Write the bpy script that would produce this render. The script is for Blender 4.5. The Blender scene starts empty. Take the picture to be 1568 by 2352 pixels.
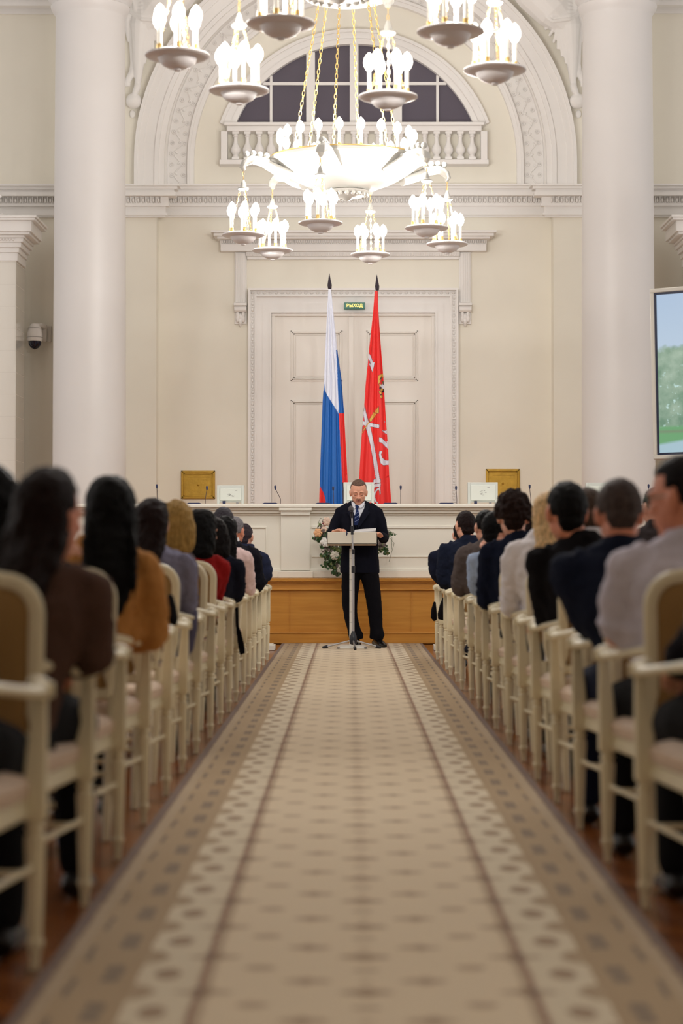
import bpy, bmesh, math, random
from mathutils import Vector, Matrix, Euler
from mathutils.geometry import tessellate_polygon
PI = math.pi
random.seed(7)
sc = bpy.context.scene
col = sc.collection

# ------------------------------------------------------------------ camera
F = 4700.0
YAW = 16.0 / F
PITCH = 92.0 / F
cam_d = bpy.data.cameras.new('camera')
cam = bpy.data.objects.new('camera', cam_d)
col.objects.link(cam)
cam.location = (0, 0, 1.0)
cam.rotation_euler = (PI / 2 + PITCH, 0, YAW)
cam_d.sensor_fit = 'VERTICAL'
cam_d.sensor_height = 36
cam_d.sensor_width = 24
cam_d.lens = F / 2352 * 36
cam_d.clip_end = 200
cam_d.dof.use_dof = True
cam_d.dof.focus_distance = 21.3
cam_d.dof.aperture_fstop = 2.2
sc.camera = cam

# ------------------------------------------------------------------ world, exposure
w = bpy.data.worlds.new('world')
sc.world = w
w.use_nodes = True
w.node_tree.nodes['Background'].inputs[0].default_value = (1.0, 0.955, 0.91, 1)
w.node_tree.nodes['Background'].inputs[1].default_value = 0.72
LAMP_W = 31.0
sc.view_settings.view_transform = 'Standard'
sc.view_settings.look = 'None'
sc.view_settings.exposure = 0.08
sc.view_settings.gamma = 1.0
sc.cycles.use_denoising = True
sc.cycles.max_bounces = 6
sc.cycles.diffuse_bounces = 4
sc.cycles.sample_clamp_indirect = 4.0

ROT = Euler((PI / 2 + PITCH, 0, YAW)).to_matrix()


def P(px, py, Y):
    """world point at depth Y seen at photo pixel (px, py)"""
    d = ROT @ Vector((px - 784.0, 1176.0 - py, -F))
    return Vector((0, 0, 1.0)) + d * (Y / d.y)


def X(px, Y):
    return P(px, 1268, Y).x


def Z(py, Y):
    return P(800, py, Y).z


# ------------------------------------------------------------------ materials
def lin(c):
    return tuple(((v / 255.0) / 12.92 if v / 255.0 <= 0.04045 else ((v / 255.0 + 0.055) / 1.055) ** 2.4) for v in c)


MATS = {}


def mat(name, rgb, rough=0.6, metal=0.0, bump=0.0, bscale=60.0, var=0.0, vscale=8.0, emit=None, es=0.0,
        stretch=None, sheen=0.0, coat=0.0):
    if name in MATS:
        return MATS[name]
    m = bpy.data.materials.new(name)
    m.use_nodes = True
    nt = m.node_tree
    b = nt.nodes['Principled BSDF']
    c = lin(rgb)
    b.inputs['Base Color'].default_value = (*c, 1)
    b.inputs['Roughness'].default_value = rough
    b.inputs['Metallic'].default_value = metal
    if sheen:
        b.inputs['Sheen Weight'].default_value = sheen
    if coat:
        b.inputs['Coat Weight'].default_value = coat
    tc = nt.nodes.new('ShaderNodeTexCoord')
    mp = nt.nodes.new('ShaderNodeMapping')
    nt.links.new(tc.outputs['Object'], mp.inputs[0])
    if stretch:
        mp.inputs['Scale'].default_value = stretch
    if var:
        n = nt.nodes.new('ShaderNodeTexNoise')
        n.inputs['Scale'].default_value = vscale
        n.inputs['Detail'].default_value = 4
        nt.links.new(mp.outputs[0], n.inputs['Vector'])
        r = nt.nodes.new('ShaderNodeMapRange')
        r.inputs[1].default_value = 0.3
        r.inputs[2].default_value = 0.7
        r.inputs[3].default_value = 1 - var
        r.inputs[4].default_value = 1 + var
        nt.links.new(n.outputs['Fac'], r.inputs[0])
        mx = nt.nodes.new('ShaderNodeVectorMath')
        mx.operation = 'SCALE'
        mx.inputs[0].default_value = c
        nt.links.new(r.outputs[0], mx.inputs['Scale'])
        nt.links.new(mx.outputs[0], b.inputs['Base Color'])
    if bump:
        n2 = nt.nodes.new('ShaderNodeTexNoise')
        n2.inputs['Scale'].default_value = bscale
        n2.inputs['Detail'].default_value = 3
        nt.links.new(mp.outputs[0], n2.inputs['Vector'])
        bp = nt.nodes.new('ShaderNodeBump')
        bp.inputs['Strength'].default_value = bump
        bp.inputs['Distance'].default_value = 0.01
        nt.links.new(n2.outputs['Fac'], bp.inputs['Height'])
        nt.links.new(bp.outputs[0], b.inputs['Normal'])
    if emit:
        b.inputs['Emission Color'].default_value = (*lin(emit), 1)
        b.inputs['Emission Strength'].default_value = es
    MATS[name] = m
    return m


M_wall = mat('cream_wall_paint', (240, 235, 222), 0.75, bump=0.05, bscale=30, var=0.015, vscale=2)
M_white = mat('white_plaster', (240, 237, 234), 0.6, bump=0.08, bscale=40, var=0.015, vscale=3)
M_col = mat('white_column_stucco', (224, 220, 218), 0.42, var=0.012, vscale=1.5)
M_doorp = mat('white_door_paint', (234, 228, 220), 0.4)
M_desk = mat('white_desk_lacquer', (238, 234, 222), 0.35)
M_chair = mat('ivory_chair_paint', (230, 220, 190), 0.38, bump=0.05, bscale=80, var=0.04, vscale=14)
M_olive = mat('tan_back_upholstery', (154, 120, 72), 0.9, bump=0.3, bscale=300, sheen=0.1)
M_seat = mat('pale_rose_seat_fabric', (228, 205, 184), 0.8, bump=0.2, bscale=200, var=0.06, vscale=30)
M_bowl = mat('white_lamp_porcelain', (186, 184, 178), 0.35, coat=0.2)
M_dish = mat('white_lamp_dish_enamel', (236, 233, 234), 0.35, coat=0.2)
M_brass = mat('gilded_brass', (240, 206, 132), 0.35, metal=0.55)
M_goldp = mat('brushed_gold_plate', (190, 152, 62), 0.4, metal=0.6, bump=0.25, bscale=25, var=0.1, vscale=12)
M_candle = mat('white_candle_tube', (246, 244, 238), 0.4, emit=(255, 245, 225), es=0.25)
M_bulb = mat('lit_bulb', (255, 250, 240), 0.3, emit=(255, 244, 226), es=7.0)
M_glass = mat('night_window_glass', (92, 86, 98), 0.12, var=0.05, vscale=1.2)  # grey-purple base colour includes the haze and bloom over the dark panes
M_black = mat('black_plastic', (26, 27, 36), 0.4)
M_navyp = mat('dark_blue_microphone_plastic', (34, 42, 78), 0.4)
M_steel = mat('brushed_steel_tube', (190, 188, 190), 0.3, metal=0.8)
M_grey = mat('pale_grey_plastic', (206, 210, 204), 0.45)
M_darkgrey = mat('dark_pole_varnish', (62, 48, 56), 0.4)
M_paper = mat('white_paper', (240, 238, 238), 0.7)
M_skin = mat('skin_light', (232, 172, 146), 0.5, var=0.07, vscale=22)
M_skin2 = mat('skin_ruddy', (216, 142, 114), 0.5, var=0.08, vscale=22)


def wood_mat(name, rgb, rgb2, scale=(1, 8, 8), rough=0.35, ns=3.0):
    m = mat(name, rgb, rough)
    nt = m.node_tree
    b = nt.nodes['Principled BSDF']
    tc = nt.nodes.new('ShaderNodeTexCoord')
    mp = nt.nodes.new('ShaderNodeMapping')
    mp.inputs['Scale'].default_value = scale
    nt.links.new(tc.outputs['Object'], mp.inputs[0])
    n = nt.nodes.new('ShaderNodeTexNoise')
    n.inputs['Scale'].default_value = ns
    n.inputs['Detail'].default_value = 6
    n.inputs['Distortion'].default_value = 0.6
    nt.links.new(mp.outputs[0], n.inputs['Vector'])
    r = nt.nodes.new('ShaderNodeValToRGB')
    r.color_ramp.elements[0].position = 0.3
    r.color_ramp.elements[0].color = (*lin(rgb), 1)
    r.color_ramp.elements[1].position = 0.7
    r.color_ramp.elements[1].color = (*lin(rgb2), 1)
    nt.links.new(n.outputs['Fac'], r.inputs[0])
    nt.links.new(r.outputs[0], b.inputs['Base Color'])
    return m


M_wood = wood_mat('oak_podium_veneer', (190, 126, 42), (208, 146, 58), (0.6, 6, 9), 0.42)


class N:
    """tiny helper for math node graphs"""
    def __init__(s, nt):
        s.nt = nt

    def m(s, op, a, b=None, c=None, clamp=False):
        n = s.nt.nodes.new('ShaderNodeMath')
        n.operation = op
        n.use_clamp = clamp
        for i, v in enumerate((a, b, c)):
            if v is None:
                continue
            if isinstance(v, (int, float)):
                n.inputs[i].default_value = v
            else:
                s.nt.links.new(v, n.inputs[i])
        return n.outputs[0]

    def mix(s, fac, a, b):
        n = s.nt.nodes.new('ShaderNodeMix')
        n.data_type = 'RGBA'
        for i, v in ((0, fac), (6, a), (7, b)):
            if isinstance(v, tuple):
                n.inputs[i].default_value = (*v, 1)
            elif isinstance(v, (int, float)):
                n.inputs[i].default_value = v
            else:
                s.nt.links.new(v, n.inputs[i])
        return n.outputs[2]


def carpet_material():
    m = mat('patterned_carpet_pile', (200, 182, 152), 0.95, sheen=0.2)
    nt = m.node_tree
    b = nt.nodes['Principled BSDF']
    g = N(nt)
    tc = nt.nodes.new('ShaderNodeTexCoord')
    sp = nt.nodes.new('ShaderNodeSeparateXYZ')
    nz = nt.nodes.new('ShaderNodeTexNoise')
    nz.inputs['Scale'].default_value = 34
    nt.links.new(tc.outputs['Object'], nz.inputs['Vector'])
    nt.links.new(tc.outputs['Object'], sp.inputs[0])
    wob = g.m('MULTIPLY', g.m('SUBTRACT', nz.outputs['Fac'], 0.5), 0.022)
    ax = g.m('ADD', g.m('ABSOLUTE', sp.outputs[0]), wob)
    yy = g.m('ADD', sp.outputs[1], wob)
    PER = 0.4

    def ell(u0, a, ph, bb, per=PER, soft=2.0):
        f = g.m('FRACT', g.m('ADD', g.m('DIVIDE', g.m('SUBTRACT', yy, ph), per), 100.5))
        d = g.m('MULTIPLY', g.m('SUBTRACT', f, 0.5), per)
        e1 = g.m('POWER', g.m('DIVIDE', g.m('SUBTRACT', ax, u0), a), 2.0)
        e2 = g.m('POWER', g.m('ABSOLUTE', g.m('DIVIDE', d, bb)), 2.0)
        return g.m('MULTIPLY', g.m('SUBTRACT', 1.0, g.m('ADD', e1, e2)), soft, clamp=True)

    def band(u0, u1, soft=250.0):
        return g.m('MULTIPLY', g.m('MULTIPLY', g.m('SUBTRACT', ax, u0), soft, clamp=True),
                   g.m('MULTIPLY', g.m('SUBTRACT', u1, ax), soft, clamp=True))

    def rect(u0, u1, ph, bb, per=PER):
        f = g.m('FRACT', g.m('ADD', g.m('DIVIDE', g.m('SUBTRACT', yy, ph), per), 100.5))
        d = g.m('ABSOLUTE', g.m('MULTIPLY', g.m('SUBTRACT', f, 0.5), per))
        return g.m('MULTIPLY', band(u0, u1), g.m('MULTIPLY', g.m('SUBTRACT', bb, d), 120.0, clamp=True))

    field = lin((224, 204, 172))
    pale = lin((218, 203, 174))
    taupe = lin((166, 138, 96))
    br = lin((140, 106, 68))
    dk = lin((84, 66, 50))
    rust = lin((132, 82, 50))
    c = g.mix(band(0.385, 0.53), field, pale)
    c = g.mix(g.m('MULTIPLY', g.m('SUBTRACT', ax, 0.528), 200.0, clamp=True), c, taupe)
    p0 = 0.208
    for (u, a, ph, bb, k) in ((0, .072, 0, .034, .75), (0, .03, 0, .06, .6), (0, .036, .24, .028, .55), (0, .02, .12, .02, .4),
                              (.135, .062, .12, .032, .65), (.14, .02, .12, .05, .5),
                              (.25, .042, .27, .036, .6), (.365, .075, 0, .035, .6), (.365, .03, 0, .07, .5)):
        c = g.mix(g.m('MULTIPLY', ell(u, a, p0 + ph, bb), k), c, br)
    c = g.mix(g.m('MULTIPLY', band(.346, .394, 90), .55), c, br)
    c = g.mix(g.m('MULTIPLY', band(.368, .386, 200), .85), c, rust)
    c = g.mix(g.m('MULTIPLY', rect(.366, .384, p0, .06), .5), c, dk)
    c = g.mix(g.m('MULTIPLY', ell(.462, .036, p0 + .2, .075), .85), c, br)
    c = g.mix(g.m('MULTIPLY', ell(.535, .062, p0, .1, soft=2.5), .8), c, taupe)
    c = g.mix(g.m('MULTIPLY', ell(.50, .03, p0, .05), .5), c, br)
    c = g.mix(g.m('MULTIPLY', band(.528, .534), .6), c, br)
    c = g.mix(g.m('MULTIPLY', band(.545, .551), .6), c, br)
    c = g.mix(g.m('MULTIPLY', rect(.568, .612, p0 + .2, .095), .8), c, dk)
    c = g.mix(g.m('MULTIPLY', rect(.587, .593, p0 + .2, .2), .8), c, taupe)
    c = g.mix(g.m('MULTIPLY', rect(.56, .62, p0 + .2, .02, .2), .35), c, taupe)
    c = g.mix(g.m('MULTIPLY', rect(.665, .682, p0 + .05, .1), .85), c, dk)
    c = g.mix(g.m('MULTIPLY', band(.692, .725), .7), c, lin((178, 156, 124)))
    c = g.mix(g.m('MULTIPLY', band(.706, .711), .7), c, rust)
    c = g.mix(g.m('MULTIPLY', band(.727, .9), .95), c, lin((84, 50, 34)))
    n3 = nt.nodes.new('ShaderNodeTexNoise')
    n3.inputs['Scale'].default_value = 160
    nt.links.new(tc.outputs['Object'], n3.inputs['Vector'])
    c = g.mix(g.m('MULTIPLY', g.m('SUBTRACT', n3.outputs['Fac'], .45, clamp=True), 1.1), c, br)
    nt.links.new(c, b.inputs['Base Color'])
    bp = nt.nodes.new('ShaderNodeBump')
    bp.inputs['Strength'].default_value = 0.4
    bp.inputs['Distance'].default_value = 0.004
    nt.links.new(n3.outputs['Fac'], bp.inputs['Height'])
    nt.links.new(bp.outputs[0], b.inputs['Normal'])
    return m


def parquet_material():
    m = mat('oak_parquet', (150, 88, 40), 0.24)
    nt = m.node_tree
    b = nt.nodes['Principled BSDF']
    g = N(nt)
    tc = nt.nodes.new('ShaderNodeTexCoord')
    mp = nt.nodes.new('ShaderNodeMapping')
    mp.inputs['Rotation'].default_value = (0, 0, PI / 4)
    nt.links.new(tc.outputs['Object'], mp.inputs[0])
    br = nt.nodes.new('ShaderNodeTexBrick')
    br.inputs['Scale'].default_value = 4.0
    br.inputs['Brick Width'].default_value = 1.6
    br.inputs['Row Height'].default_value = 0.36
    br.inputs['Mortar Size'].default_value = 0.008
    br.inputs['Color1'].default_value = (*lin((158, 92, 36)), 1)
    br.inputs['Color2'].default_value = (*lin((106, 58, 22)), 1)
    br.inputs['Mortar'].default_value = (*lin((66, 34, 18)), 1)
    nt.links.new(mp.outputs[0], br.inputs['Vector'])
    n = nt.nodes.new('ShaderNodeTexNoise')
    n.inputs['Scale'].default_value = 9
    n.inputs['Detail'].default_value = 5
    nt.links.new(mp.outputs[0], n.inputs['Vector'])
    c = g.mix(g.m('MULTIPLY', n.outputs['Fac'], 0.45), br.outputs[0], lin((96, 50, 24)))
    nt.links.new(c, b.inputs['Base Color'])
    return m


M_carpet = carpet_material()
M_floor = parquet_material()


# ------------------------------------------------------------------ mesh building
class MB:
    def __init__(s):
        s.v = []
        s.f = []
        s.mi = []

    def add(s, vs, fs, mi=0):
        o = len(s.v)
        s.v += [tuple(v) for v in vs]
        for f in fs:
            s.f.append([i + o for i in f])
            s.mi.append(mi)
        return s

    def box(s, x0, x1, y0, y1, z0, z1, mi=0):
        vs = [(x, y, z) for z in (z0, z1) for y in (y0, y1) for x in (x0, x1)]
        return s.add(vs, [(0, 2, 3, 1), (4, 5, 7, 6), (0, 1, 5, 4), (2, 6, 7, 3), (0, 4, 6, 2), (1, 3, 7, 5)], mi)

    def frustum(s, x0, x1, z0, a0, a1, z1, y0, y1b, y1t, mi=0):
        """block whose bottom spans x0..x1 and top a0..a1; back at y0, front y1b (bottom) y1t (top)"""
        vs = [(x0, y0, z0), (x1, y0, z0), (x0, y1b, z0), (x1, y1b, z0), (a0, y0, z1), (a1, y0, z1), (a0, y1t, z1), (a1, y1t, z1)]
        return s.add(vs, [(0, 1, 3, 2), (4, 6, 7, 5), (0, 4, 5, 1), (2, 3, 7, 6), (0, 2, 6, 4), (1, 5, 7, 3)], mi)

    def rings(s, rings, cap=True, mi=0, closed=True):
        n = len(rings[0])
        vs = [p for r in rings for p in r]
        fs = []
        for i in range(len(rings) - 1):
            for j in range(n if closed else n - 1):
                k = (j + 1) % n
                fs.append((i * n + j, i * n + k, (i + 1) * n + k, (i + 1) * n + j))
        if cap:
            fs.append(tuple(range(n - 1, -1, -1)))
            fs.append(tuple((len(rings) - 1) * n + j for j in range(n)))
        return s.add(vs, fs, mi)

    def lathe(s, prof, c=(0, 0, 0), seg=16, mi=0, flute=0.0, cap=True):
        rs = []
        for (r, z) in prof:
            ring = []
            for j in range(seg):
                a = 2 * PI * j / seg
                rr = max(r, 0.0004) * (1 - (flute if j % 2 else 0))
                ring.append((c[0] + rr * math.cos(a), c[1] + rr * math.sin(a), c[2] + z))
            rs.append(ring)
        return s.rings(rs, cap, mi)

    def tube(s, pts, rad, seg=10, mi=0, cap=True, flat=None, ref=None):
        """tube through pts; rad a number, list of numbers or (ra, rb) pairs"""
        pts = [Vector(p) for p in pts]
        n = len(pts)
        if not isinstance(rad, (list, tuple)):
            rad = [rad] * n
        rs = []
        up = Vector(ref) if ref else None
        for i, p in enumerate(pts):
            t = (pts[min(i + 1, n - 1)] - pts[max(i - 1, 0)])
            if t.length < 1e-9:
                t = Vector((0, 0, 1))
            t.normalize()
            if up is None:
                up = Vector((0, 0, 1)) if abs(t.z) < 0.9 else Vector((0, 1, 0))
            a = up.cross(t)
            if a.length < 1e-6:
                a = Vector((1, 0, 0)).cross(t)
            a.normalize()
            b = t.cross(a).normalized()
            if not ref:
                up = b
            r = rad[i]
            ra, rb = r if isinstance(r, (tuple, list)) else (r, r)
            rs.append([p + a * (ra * math.cos(2 * PI * j / seg)) + b * (rb * math.sin(2 * PI * j / seg)) for j in range(seg)])
        return s.rings(rs, cap, mi)

    def ell(s, c, r, seg=14, rg=9, mi=0, rot=None):
        rs = []
        c = Vector(c)
        for i in range(rg + 1):
            t = PI * i / rg
            ring = []
            for j in range(seg):
                a = 2 * PI * j / seg
                q = Vector((r[0] * max(math.sin(t), 0.01) * math.cos(a), r[1] * max(math.sin(t), 0.01) * math.sin(a), -r[2] * math.cos(t)))
                if rot:
                    q = rot @ q
                ring.append(c + q)
            rs.append(ring)
        return s.rings(rs, True, mi)

    def limb(s, pts, rad, seg=12):
        """tube with rounded ends"""
        s.tube(pts, rad, seg)
        for p, r in ((pts[0], rad[0]), (pts[-1], rad[-1])):
            r = r if isinstance(r, (int, float)) else min(r)
            s.ell(p, (r, r, r), 10, 6)
        return s

    def torus(s, c, R, r, ax='Z', seg=16, sg=6, sx=1.0, mi=0, rot=None):
        c = Vector(c)
        rs = []
        for i in range(seg):
            a = 2 * PI * i / seg
            ring = []
            for j in range(sg):
                b = 2 * PI * j / sg
                q = Vector(((R * math.cos(a)) * sx + r * math.cos(b) * math.cos(a), (R + r * math.cos(b)) * math.sin(a), r * math.sin(b)))
                if ax == 'X':
                    q = Vector((q.z, q.x, q.y))
                if ax == 'Y':
                    q = Vector((q.x, q.z, q.y))
                if rot:
                    q = rot @ q
                ring.append(c + q)
            rs.append(ring)
        rs.append(rs[0])
        return s.rings(rs, False, mi)

    def chain(s, p0, p1, L, W, r, mi=0):
        p0, p1 = Vector(p0), Vector(p1)
        d = p1 - p0
        n = max(2, int(d.length / (L * 0.78)))
        t = d.normalized()
        q = Vector((0, 0, 1)).rotation_difference(t).to_matrix()
        for i in range(n):
            c = p0 + d * ((i + 0.5) / n)
            k = Matrix.Rotation(PI / 2 * (i % 2) + 0.4, 3, 'Z')
            # elongated link: long axis along z
            rs = []
            for a_i in range(10):
                a = 2 * PI * a_i / 10
                ring = []
                for b_i in range(4):
                    b = 2 * PI * b_i / 4 + 0.4
                    v = Vector(((W / 2 + r * math.cos(b)) * math.cos(a), r * math.sin(b), (L / 2 + r * math.cos(b)) * math.sin(a)))
                    ring.append(c + q @ (k @ v))
                rs.append(ring)
            rs.append(rs[0])
            s.rings(rs, False, mi)
        return s

    def prism(s, poly, y0, y1, mi=0):
        """polygon in XZ extruded from y0 to y1"""
        n = len(poly)
        tri = tessellate_polygon([[Vector((p[0], p[1], 0)) for p in poly]])
        vs = [(p[0], y0, p[1]) for p in poly] + [(p[0], y1, p[1]) for p in poly]
        fs = [tuple(t) for t in tri] + [tuple(i + n for i in reversed(t)) for t in tri]
        fs += [(i, (i + 1) % n, (i + 1) % n + n, i + n) for i in range(n)]
        return s.add(vs, fs, mi)

    def arcband(s, cx, cz, r0, r1, y0, y1, zb=None, a0=0, a1=PI, n=48, mi=0):
        """band between radii, following an arch; legs straight down to zb"""
        rs = []
        prm = [a1 - (a1 - a0) * i / n for i in range(n + 1)]
        def sec(a, z=None):
            out = []
            for (r, y) in ((r0, y0), (r1, y0), (r1, y1), (r0, y1)):
                out.append((cx + r * math.cos(a), y, (cz + r * math.sin(a)) if z is None else z))
            return out
        if zb is not None:
            rs.append(sec(a1, zb))
        for a in prm:
            rs.append(sec(a))
        if zb is not None:
            rs.append(sec(a0, zb))
        return s.rings(rs, True, mi)

    def xf(s, M):
        s.v = [tuple(M @ Vector(v)) for v in s.v]
        return s

    def build(s, name, m, parent=None, smooth=True, bevel=0.0, voxel=0.0, sm=0, subd=0, auto=True):
        me = bpy.data.meshes.new(name)
        me.from_pydata(s.v, [], s.f)
        ms = m if isinstance(m, (list, tuple)) else [m]
        for k in ms:
            me.materials.append(k)
        if len(ms) > 1:
            me.polygons.foreach_set('material_index', s.mi)
        bm = bmesh.new()
        bm.from_mesh(me)
        bmesh.ops.recalc_face_normals(bm, faces=bm.faces)
        bm.to_mesh(me)
        bm.free()
        if smooth:
            me.polygons.foreach_set('use_smooth', [True] * len(me.polygons))
            if auto and not voxel:
                me.set_sharp_from_angle(angle=math.radians(38))
        me.update()
        o = bpy.data.objects.new(name, me)
        col.objects.link(o)
        if bevel:
            b = o.modifiers.new('bevel', 'BEVEL')
            b.width = bevel
            b.segments = 2
            b.limit_method = 'ANGLE'
        if voxel:
            r = o.modifiers.new('remesh', 'REMESH')
            r.mode = 'VOXEL'
            r.voxel_size = voxel
            r.use_smooth_shade = True
        if sm:
            k = o.modifiers.new('smooth', 'SMOOTH')
            k.factor = 0.5
            k.iterations = sm
        if parent:
            o.parent = parent
        return o


def tag(o, label=None, cat=None, group=None, kind=None):
    if label:
        o['label'] = label
    if cat:
        o['category'] = cat
    if group:
        o['group'] = group
    if kind:
        o['kind'] = kind
    return o


def thing(name, label, cat, loc=(0, 0, 0), rz=0.0, group=None):
    o = bpy.data.objects.new(name, None)
    col.objects.link(o)
    o.location = loc
    o.rotation_euler = (0, 0, rz)
    o.empty_display_size = 0.1
    return tag(o, label, cat, group)


def struct(name, mb, m, **k):
    return tag(mb.build(name, m, **k), kind='structure')


def copy_tree(o, parent=None):
    c = o.copy()
    col.objects.link(c)
    if parent:
        c.parent = parent
    for ch in list(o.children):
        copy_tree(ch, c)
    return c


ORD = ['first', 'second', 'third', 'fourth', 'fifth', 'sixth', 'seventh', 'eighth', 'ninth', 'tenth', 'eleventh',
       'twelfth', 'thirteenth', 'fourteenth', 'fifteenth', 'sixteenth', 'seventeenth', 'eighteenth']

# ================================================================== ROOM SHELL
YR = 26.0      # recessed back wall
YF = 25.7      # front plane of the back wall (piers, arch)
PX = YF / F
ACX = X(816, YF)
ACZ = Z(372, YF)
HW = 7.2       # half width of the hall
CEIL = 10.4
ZSP = Z(431, YF)    # springing of the arch
ZC0 = Z(500, YF)    # underside of cornice

fl = struct('floor', MB().box(-HW, HW, -2.5, 26.3, -0.1, 0), M_floor, smooth=False)
struct('ceiling', MB().box(-HW, HW, -2.5, 26.3, CEIL, CEIL + 0.1), M_white, smooth=False)
struct('wall_back', MB().box(-HW, HW, YR, YR + 0.3, 0, CEIL), M_wall, smooth=False)

struct('wall_front', MB().box(-HW, HW, -2.6, -2.5, 0, CEIL), M_wall, smooth=False)  # unseen wall behind the camera, added to darken the near chairs and carpet
struct('wall_left', MB().box(-HW - 0.1, -HW, -2.5, 7.5, 0, CEIL), M_wall, smooth=False)  # side walls stop short so the background light fills the far end
struct('wall_right', MB().box(HW, HW + 0.1, -2.5, 7.5, 0, CEIL), M_wall, smooth=False)

# front plane of the end wall: piers beside the recess, spandrels around the arch
XL = X(358, YF)
XR = X(1272, YF)
PO = X(125, YF)           # outer edge of pier, hidden by column
PR = X(1500, YF)
RO = 446 * PX             # arch opening radius
mb = MB()
mb.box(PO, XL, YF, YR, 0, ZSP)
mb.box(XR, PR, YF, YR, 0, ZSP)
RX = RO + 2e-3
# spandrel as strips between the arc and the outer rectangle
n = 40
top = CEIL
pts = []
for i in range(n + 1):
    a = PI - PI * i / n
    pts.append((ACX + RX * math.cos(a), ACZ + RX * math.sin(a)))
outer = []
for (x, z) in pts:
    outer.append((x, top))
vs, fs = [], []
for (x, z), (xo, zo) in zip(pts, outer):
    vs += [(x, YF, z), (xo, YF, zo), (x, YR, z)]
for i in range(n):
    a, b = i * 3, (i + 1) * 3
    fs += [(a, b, b + 1, a + 1), (a, a + 2, b + 2, b)]
mb.add(vs, fs)
mb.box(PO, ACX - RX, YF, YR, ZSP, top)
mb.box(ACX + RX, PR, YF, YR, ZSP, top)
struct('wall_arch', mb, M_wall, smooth=False)

# archivolt mouldings
mb = MB()
for r0, r1, dy in ((508, 500, .13), (500, 486, .10), (486, 462, .075), (462, 452, .10), (452, 440, .05)):
    mb.arcband(ACX, ACZ, r1 * PX, r0 * PX, YF - dy, YF + 0.02, ZSP)
struct('trim_1', mb, M_white)
# decorated inner band on the recessed wall
PXR = YR / F
BCX, BCZ = X(816, YR), Z(372, YR)
mb = MB()
for r0, r1, dy in ((446, 432, .16), (432, 386, .06), (386, 380, .12), (380, 371, .09)):
    mb.arcband(BCX, BCZ, r1 * PXR, r0 * PXR, YR - dy, YR, ZSP)
struct('trim_2', mb, M_white)
mb = MB()
rc = 409 * PXR


def on_arch(sdist, off):
    """point on the band at arclength sdist from left springing, radial offset off"""
    leg = BCZ - ZSP
    L = PI * rc
    if sdist < leg:
        return BCX - rc - off, ZSP + sdist, PI / 2
    if sdist > leg + L:
        return BCX + rc + off, BCZ - (sdist - leg - L), -PI / 2
    a = PI - (sdist - leg) / rc
    return BCX + (rc + off) * math.cos(a), BCZ + (rc + off) * math.sin(a), a - PI / 2


tot = 2 * (BCZ - ZSP) + PI * rc
k = int(tot / 0.135)
ry = YR - 0.06
for i in range(k):
    s0 = (i + .5) * tot / k
    for off in (-.075, .075):
        x, z, a = on_arch(s0, off)
        mb.torus((x, ry - .006, z), .025, .008, 'Y', 10, 5)
        mb.ell((x, ry - .008, z), (.011, .012, .011), 7, 5)
    # waving stem with leaves
    sg = 1 if i % 2 else -1
    pp = []
    for q in range(5):
        x, z, a = on_arch(s0 + (q / 4 - .5) * tot / k, sg * .045 * math.sin(PI * q / 4))
        pp.append((x, ry - .006, z))
    mb.tube(pp, .009, 5)
    x, z, a = on_arch(s0 + .02, sg * .02)
    mb.ell((x, ry - .004, z), (.03, .014, .016), 8, 5, rot=Matrix.Rotation(-a * 0 + sg * .8, 3, 'Y'))
struct('trim_3', mb, M_white)

# cornice (front plane pieces + recessed piece) with a leaf-and-dart course
def cornice(x0, x1, yb, s=1.0, endcaps=(0, 0)):
    """steps in photo rows measured on the plane yb"""
    m = MB()
    rows = ((430, 434, .24), (434, 440, .21), (440, 446, .17), (446, 455, .19), (455, 470, .09), (470, 476, .10),
            (476, 491, .055), (491, 496, .075), (496, 500, .05))
    for a, b, d in rows:
        d *= s
        m.box(x0 - endcaps[0] * d, x1 + endcaps[1] * d, yb - d, yb, Z(b, yb), Z(a, yb))
    # leaf course
    zz = Z(463, yb)
    q = int((x1 - x0) / .062)
    for i in range(q):
        x = x0 + (i + .5) * (x1 - x0) / q
        m.ell((x, yb - .09 * s - .005, zz), (.02, .03, .036), 6, 5)
        m.box(x + .026, x + .034, yb - .13 * s, yb - .05 * s, zz - .03, zz + .045)
    return m


struct('trim_4', cornice(X(286, YF) - .3, X(370, YF), YF, 1, (0, 1)), M_white)
struct('trim_5', cornice(X(1260, YF), X(1345, YF) + .3, YF, 1, (1, 0)), M_white)
struct('trim_6', cornice(X(365, YR) + 0.0, X(1265, YR), YR), M_white)
struct('trim_7', cornice(-HW, PO, YR), M_white)
struct('trim_8', cornice(PR, HW, YR), M_white)
# frieze with relief at the very top of the side bays
for nm, x0, x1 in (('trim_9', -HW, X(128, YR)), ('trim_10', X(1498, YR), HW)):
    m = MB()
    zb = Z(20, YR)
    m.box(x0, x1, YR - .16, YR, zb, zb + .05)
    m.box(x0, x1, YR - .03, YR, zb - .07, zb)
    m.box(x0, x1, YR - .1, YR, zb + .05, CEIL)
    rnd = random.Random(3)
    q = int((x1 - x0) / .16)
    for i in range(q):
        x = x0 + (i + .5) * (x1 - x0) / q
        m.torus((x, YR - .11, zb + .17), .055, .016, 'Y', 12, 5)
        m.ell((x + .08, YR - .11, zb + .16 + rnd.uniform(-.02, .02)), (.02, .03, .07), 8, 6, rot=Matrix.Rotation(.7 * (-1) ** i, 3, 'Y'))
    struct(nm, m, M_white)

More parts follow.
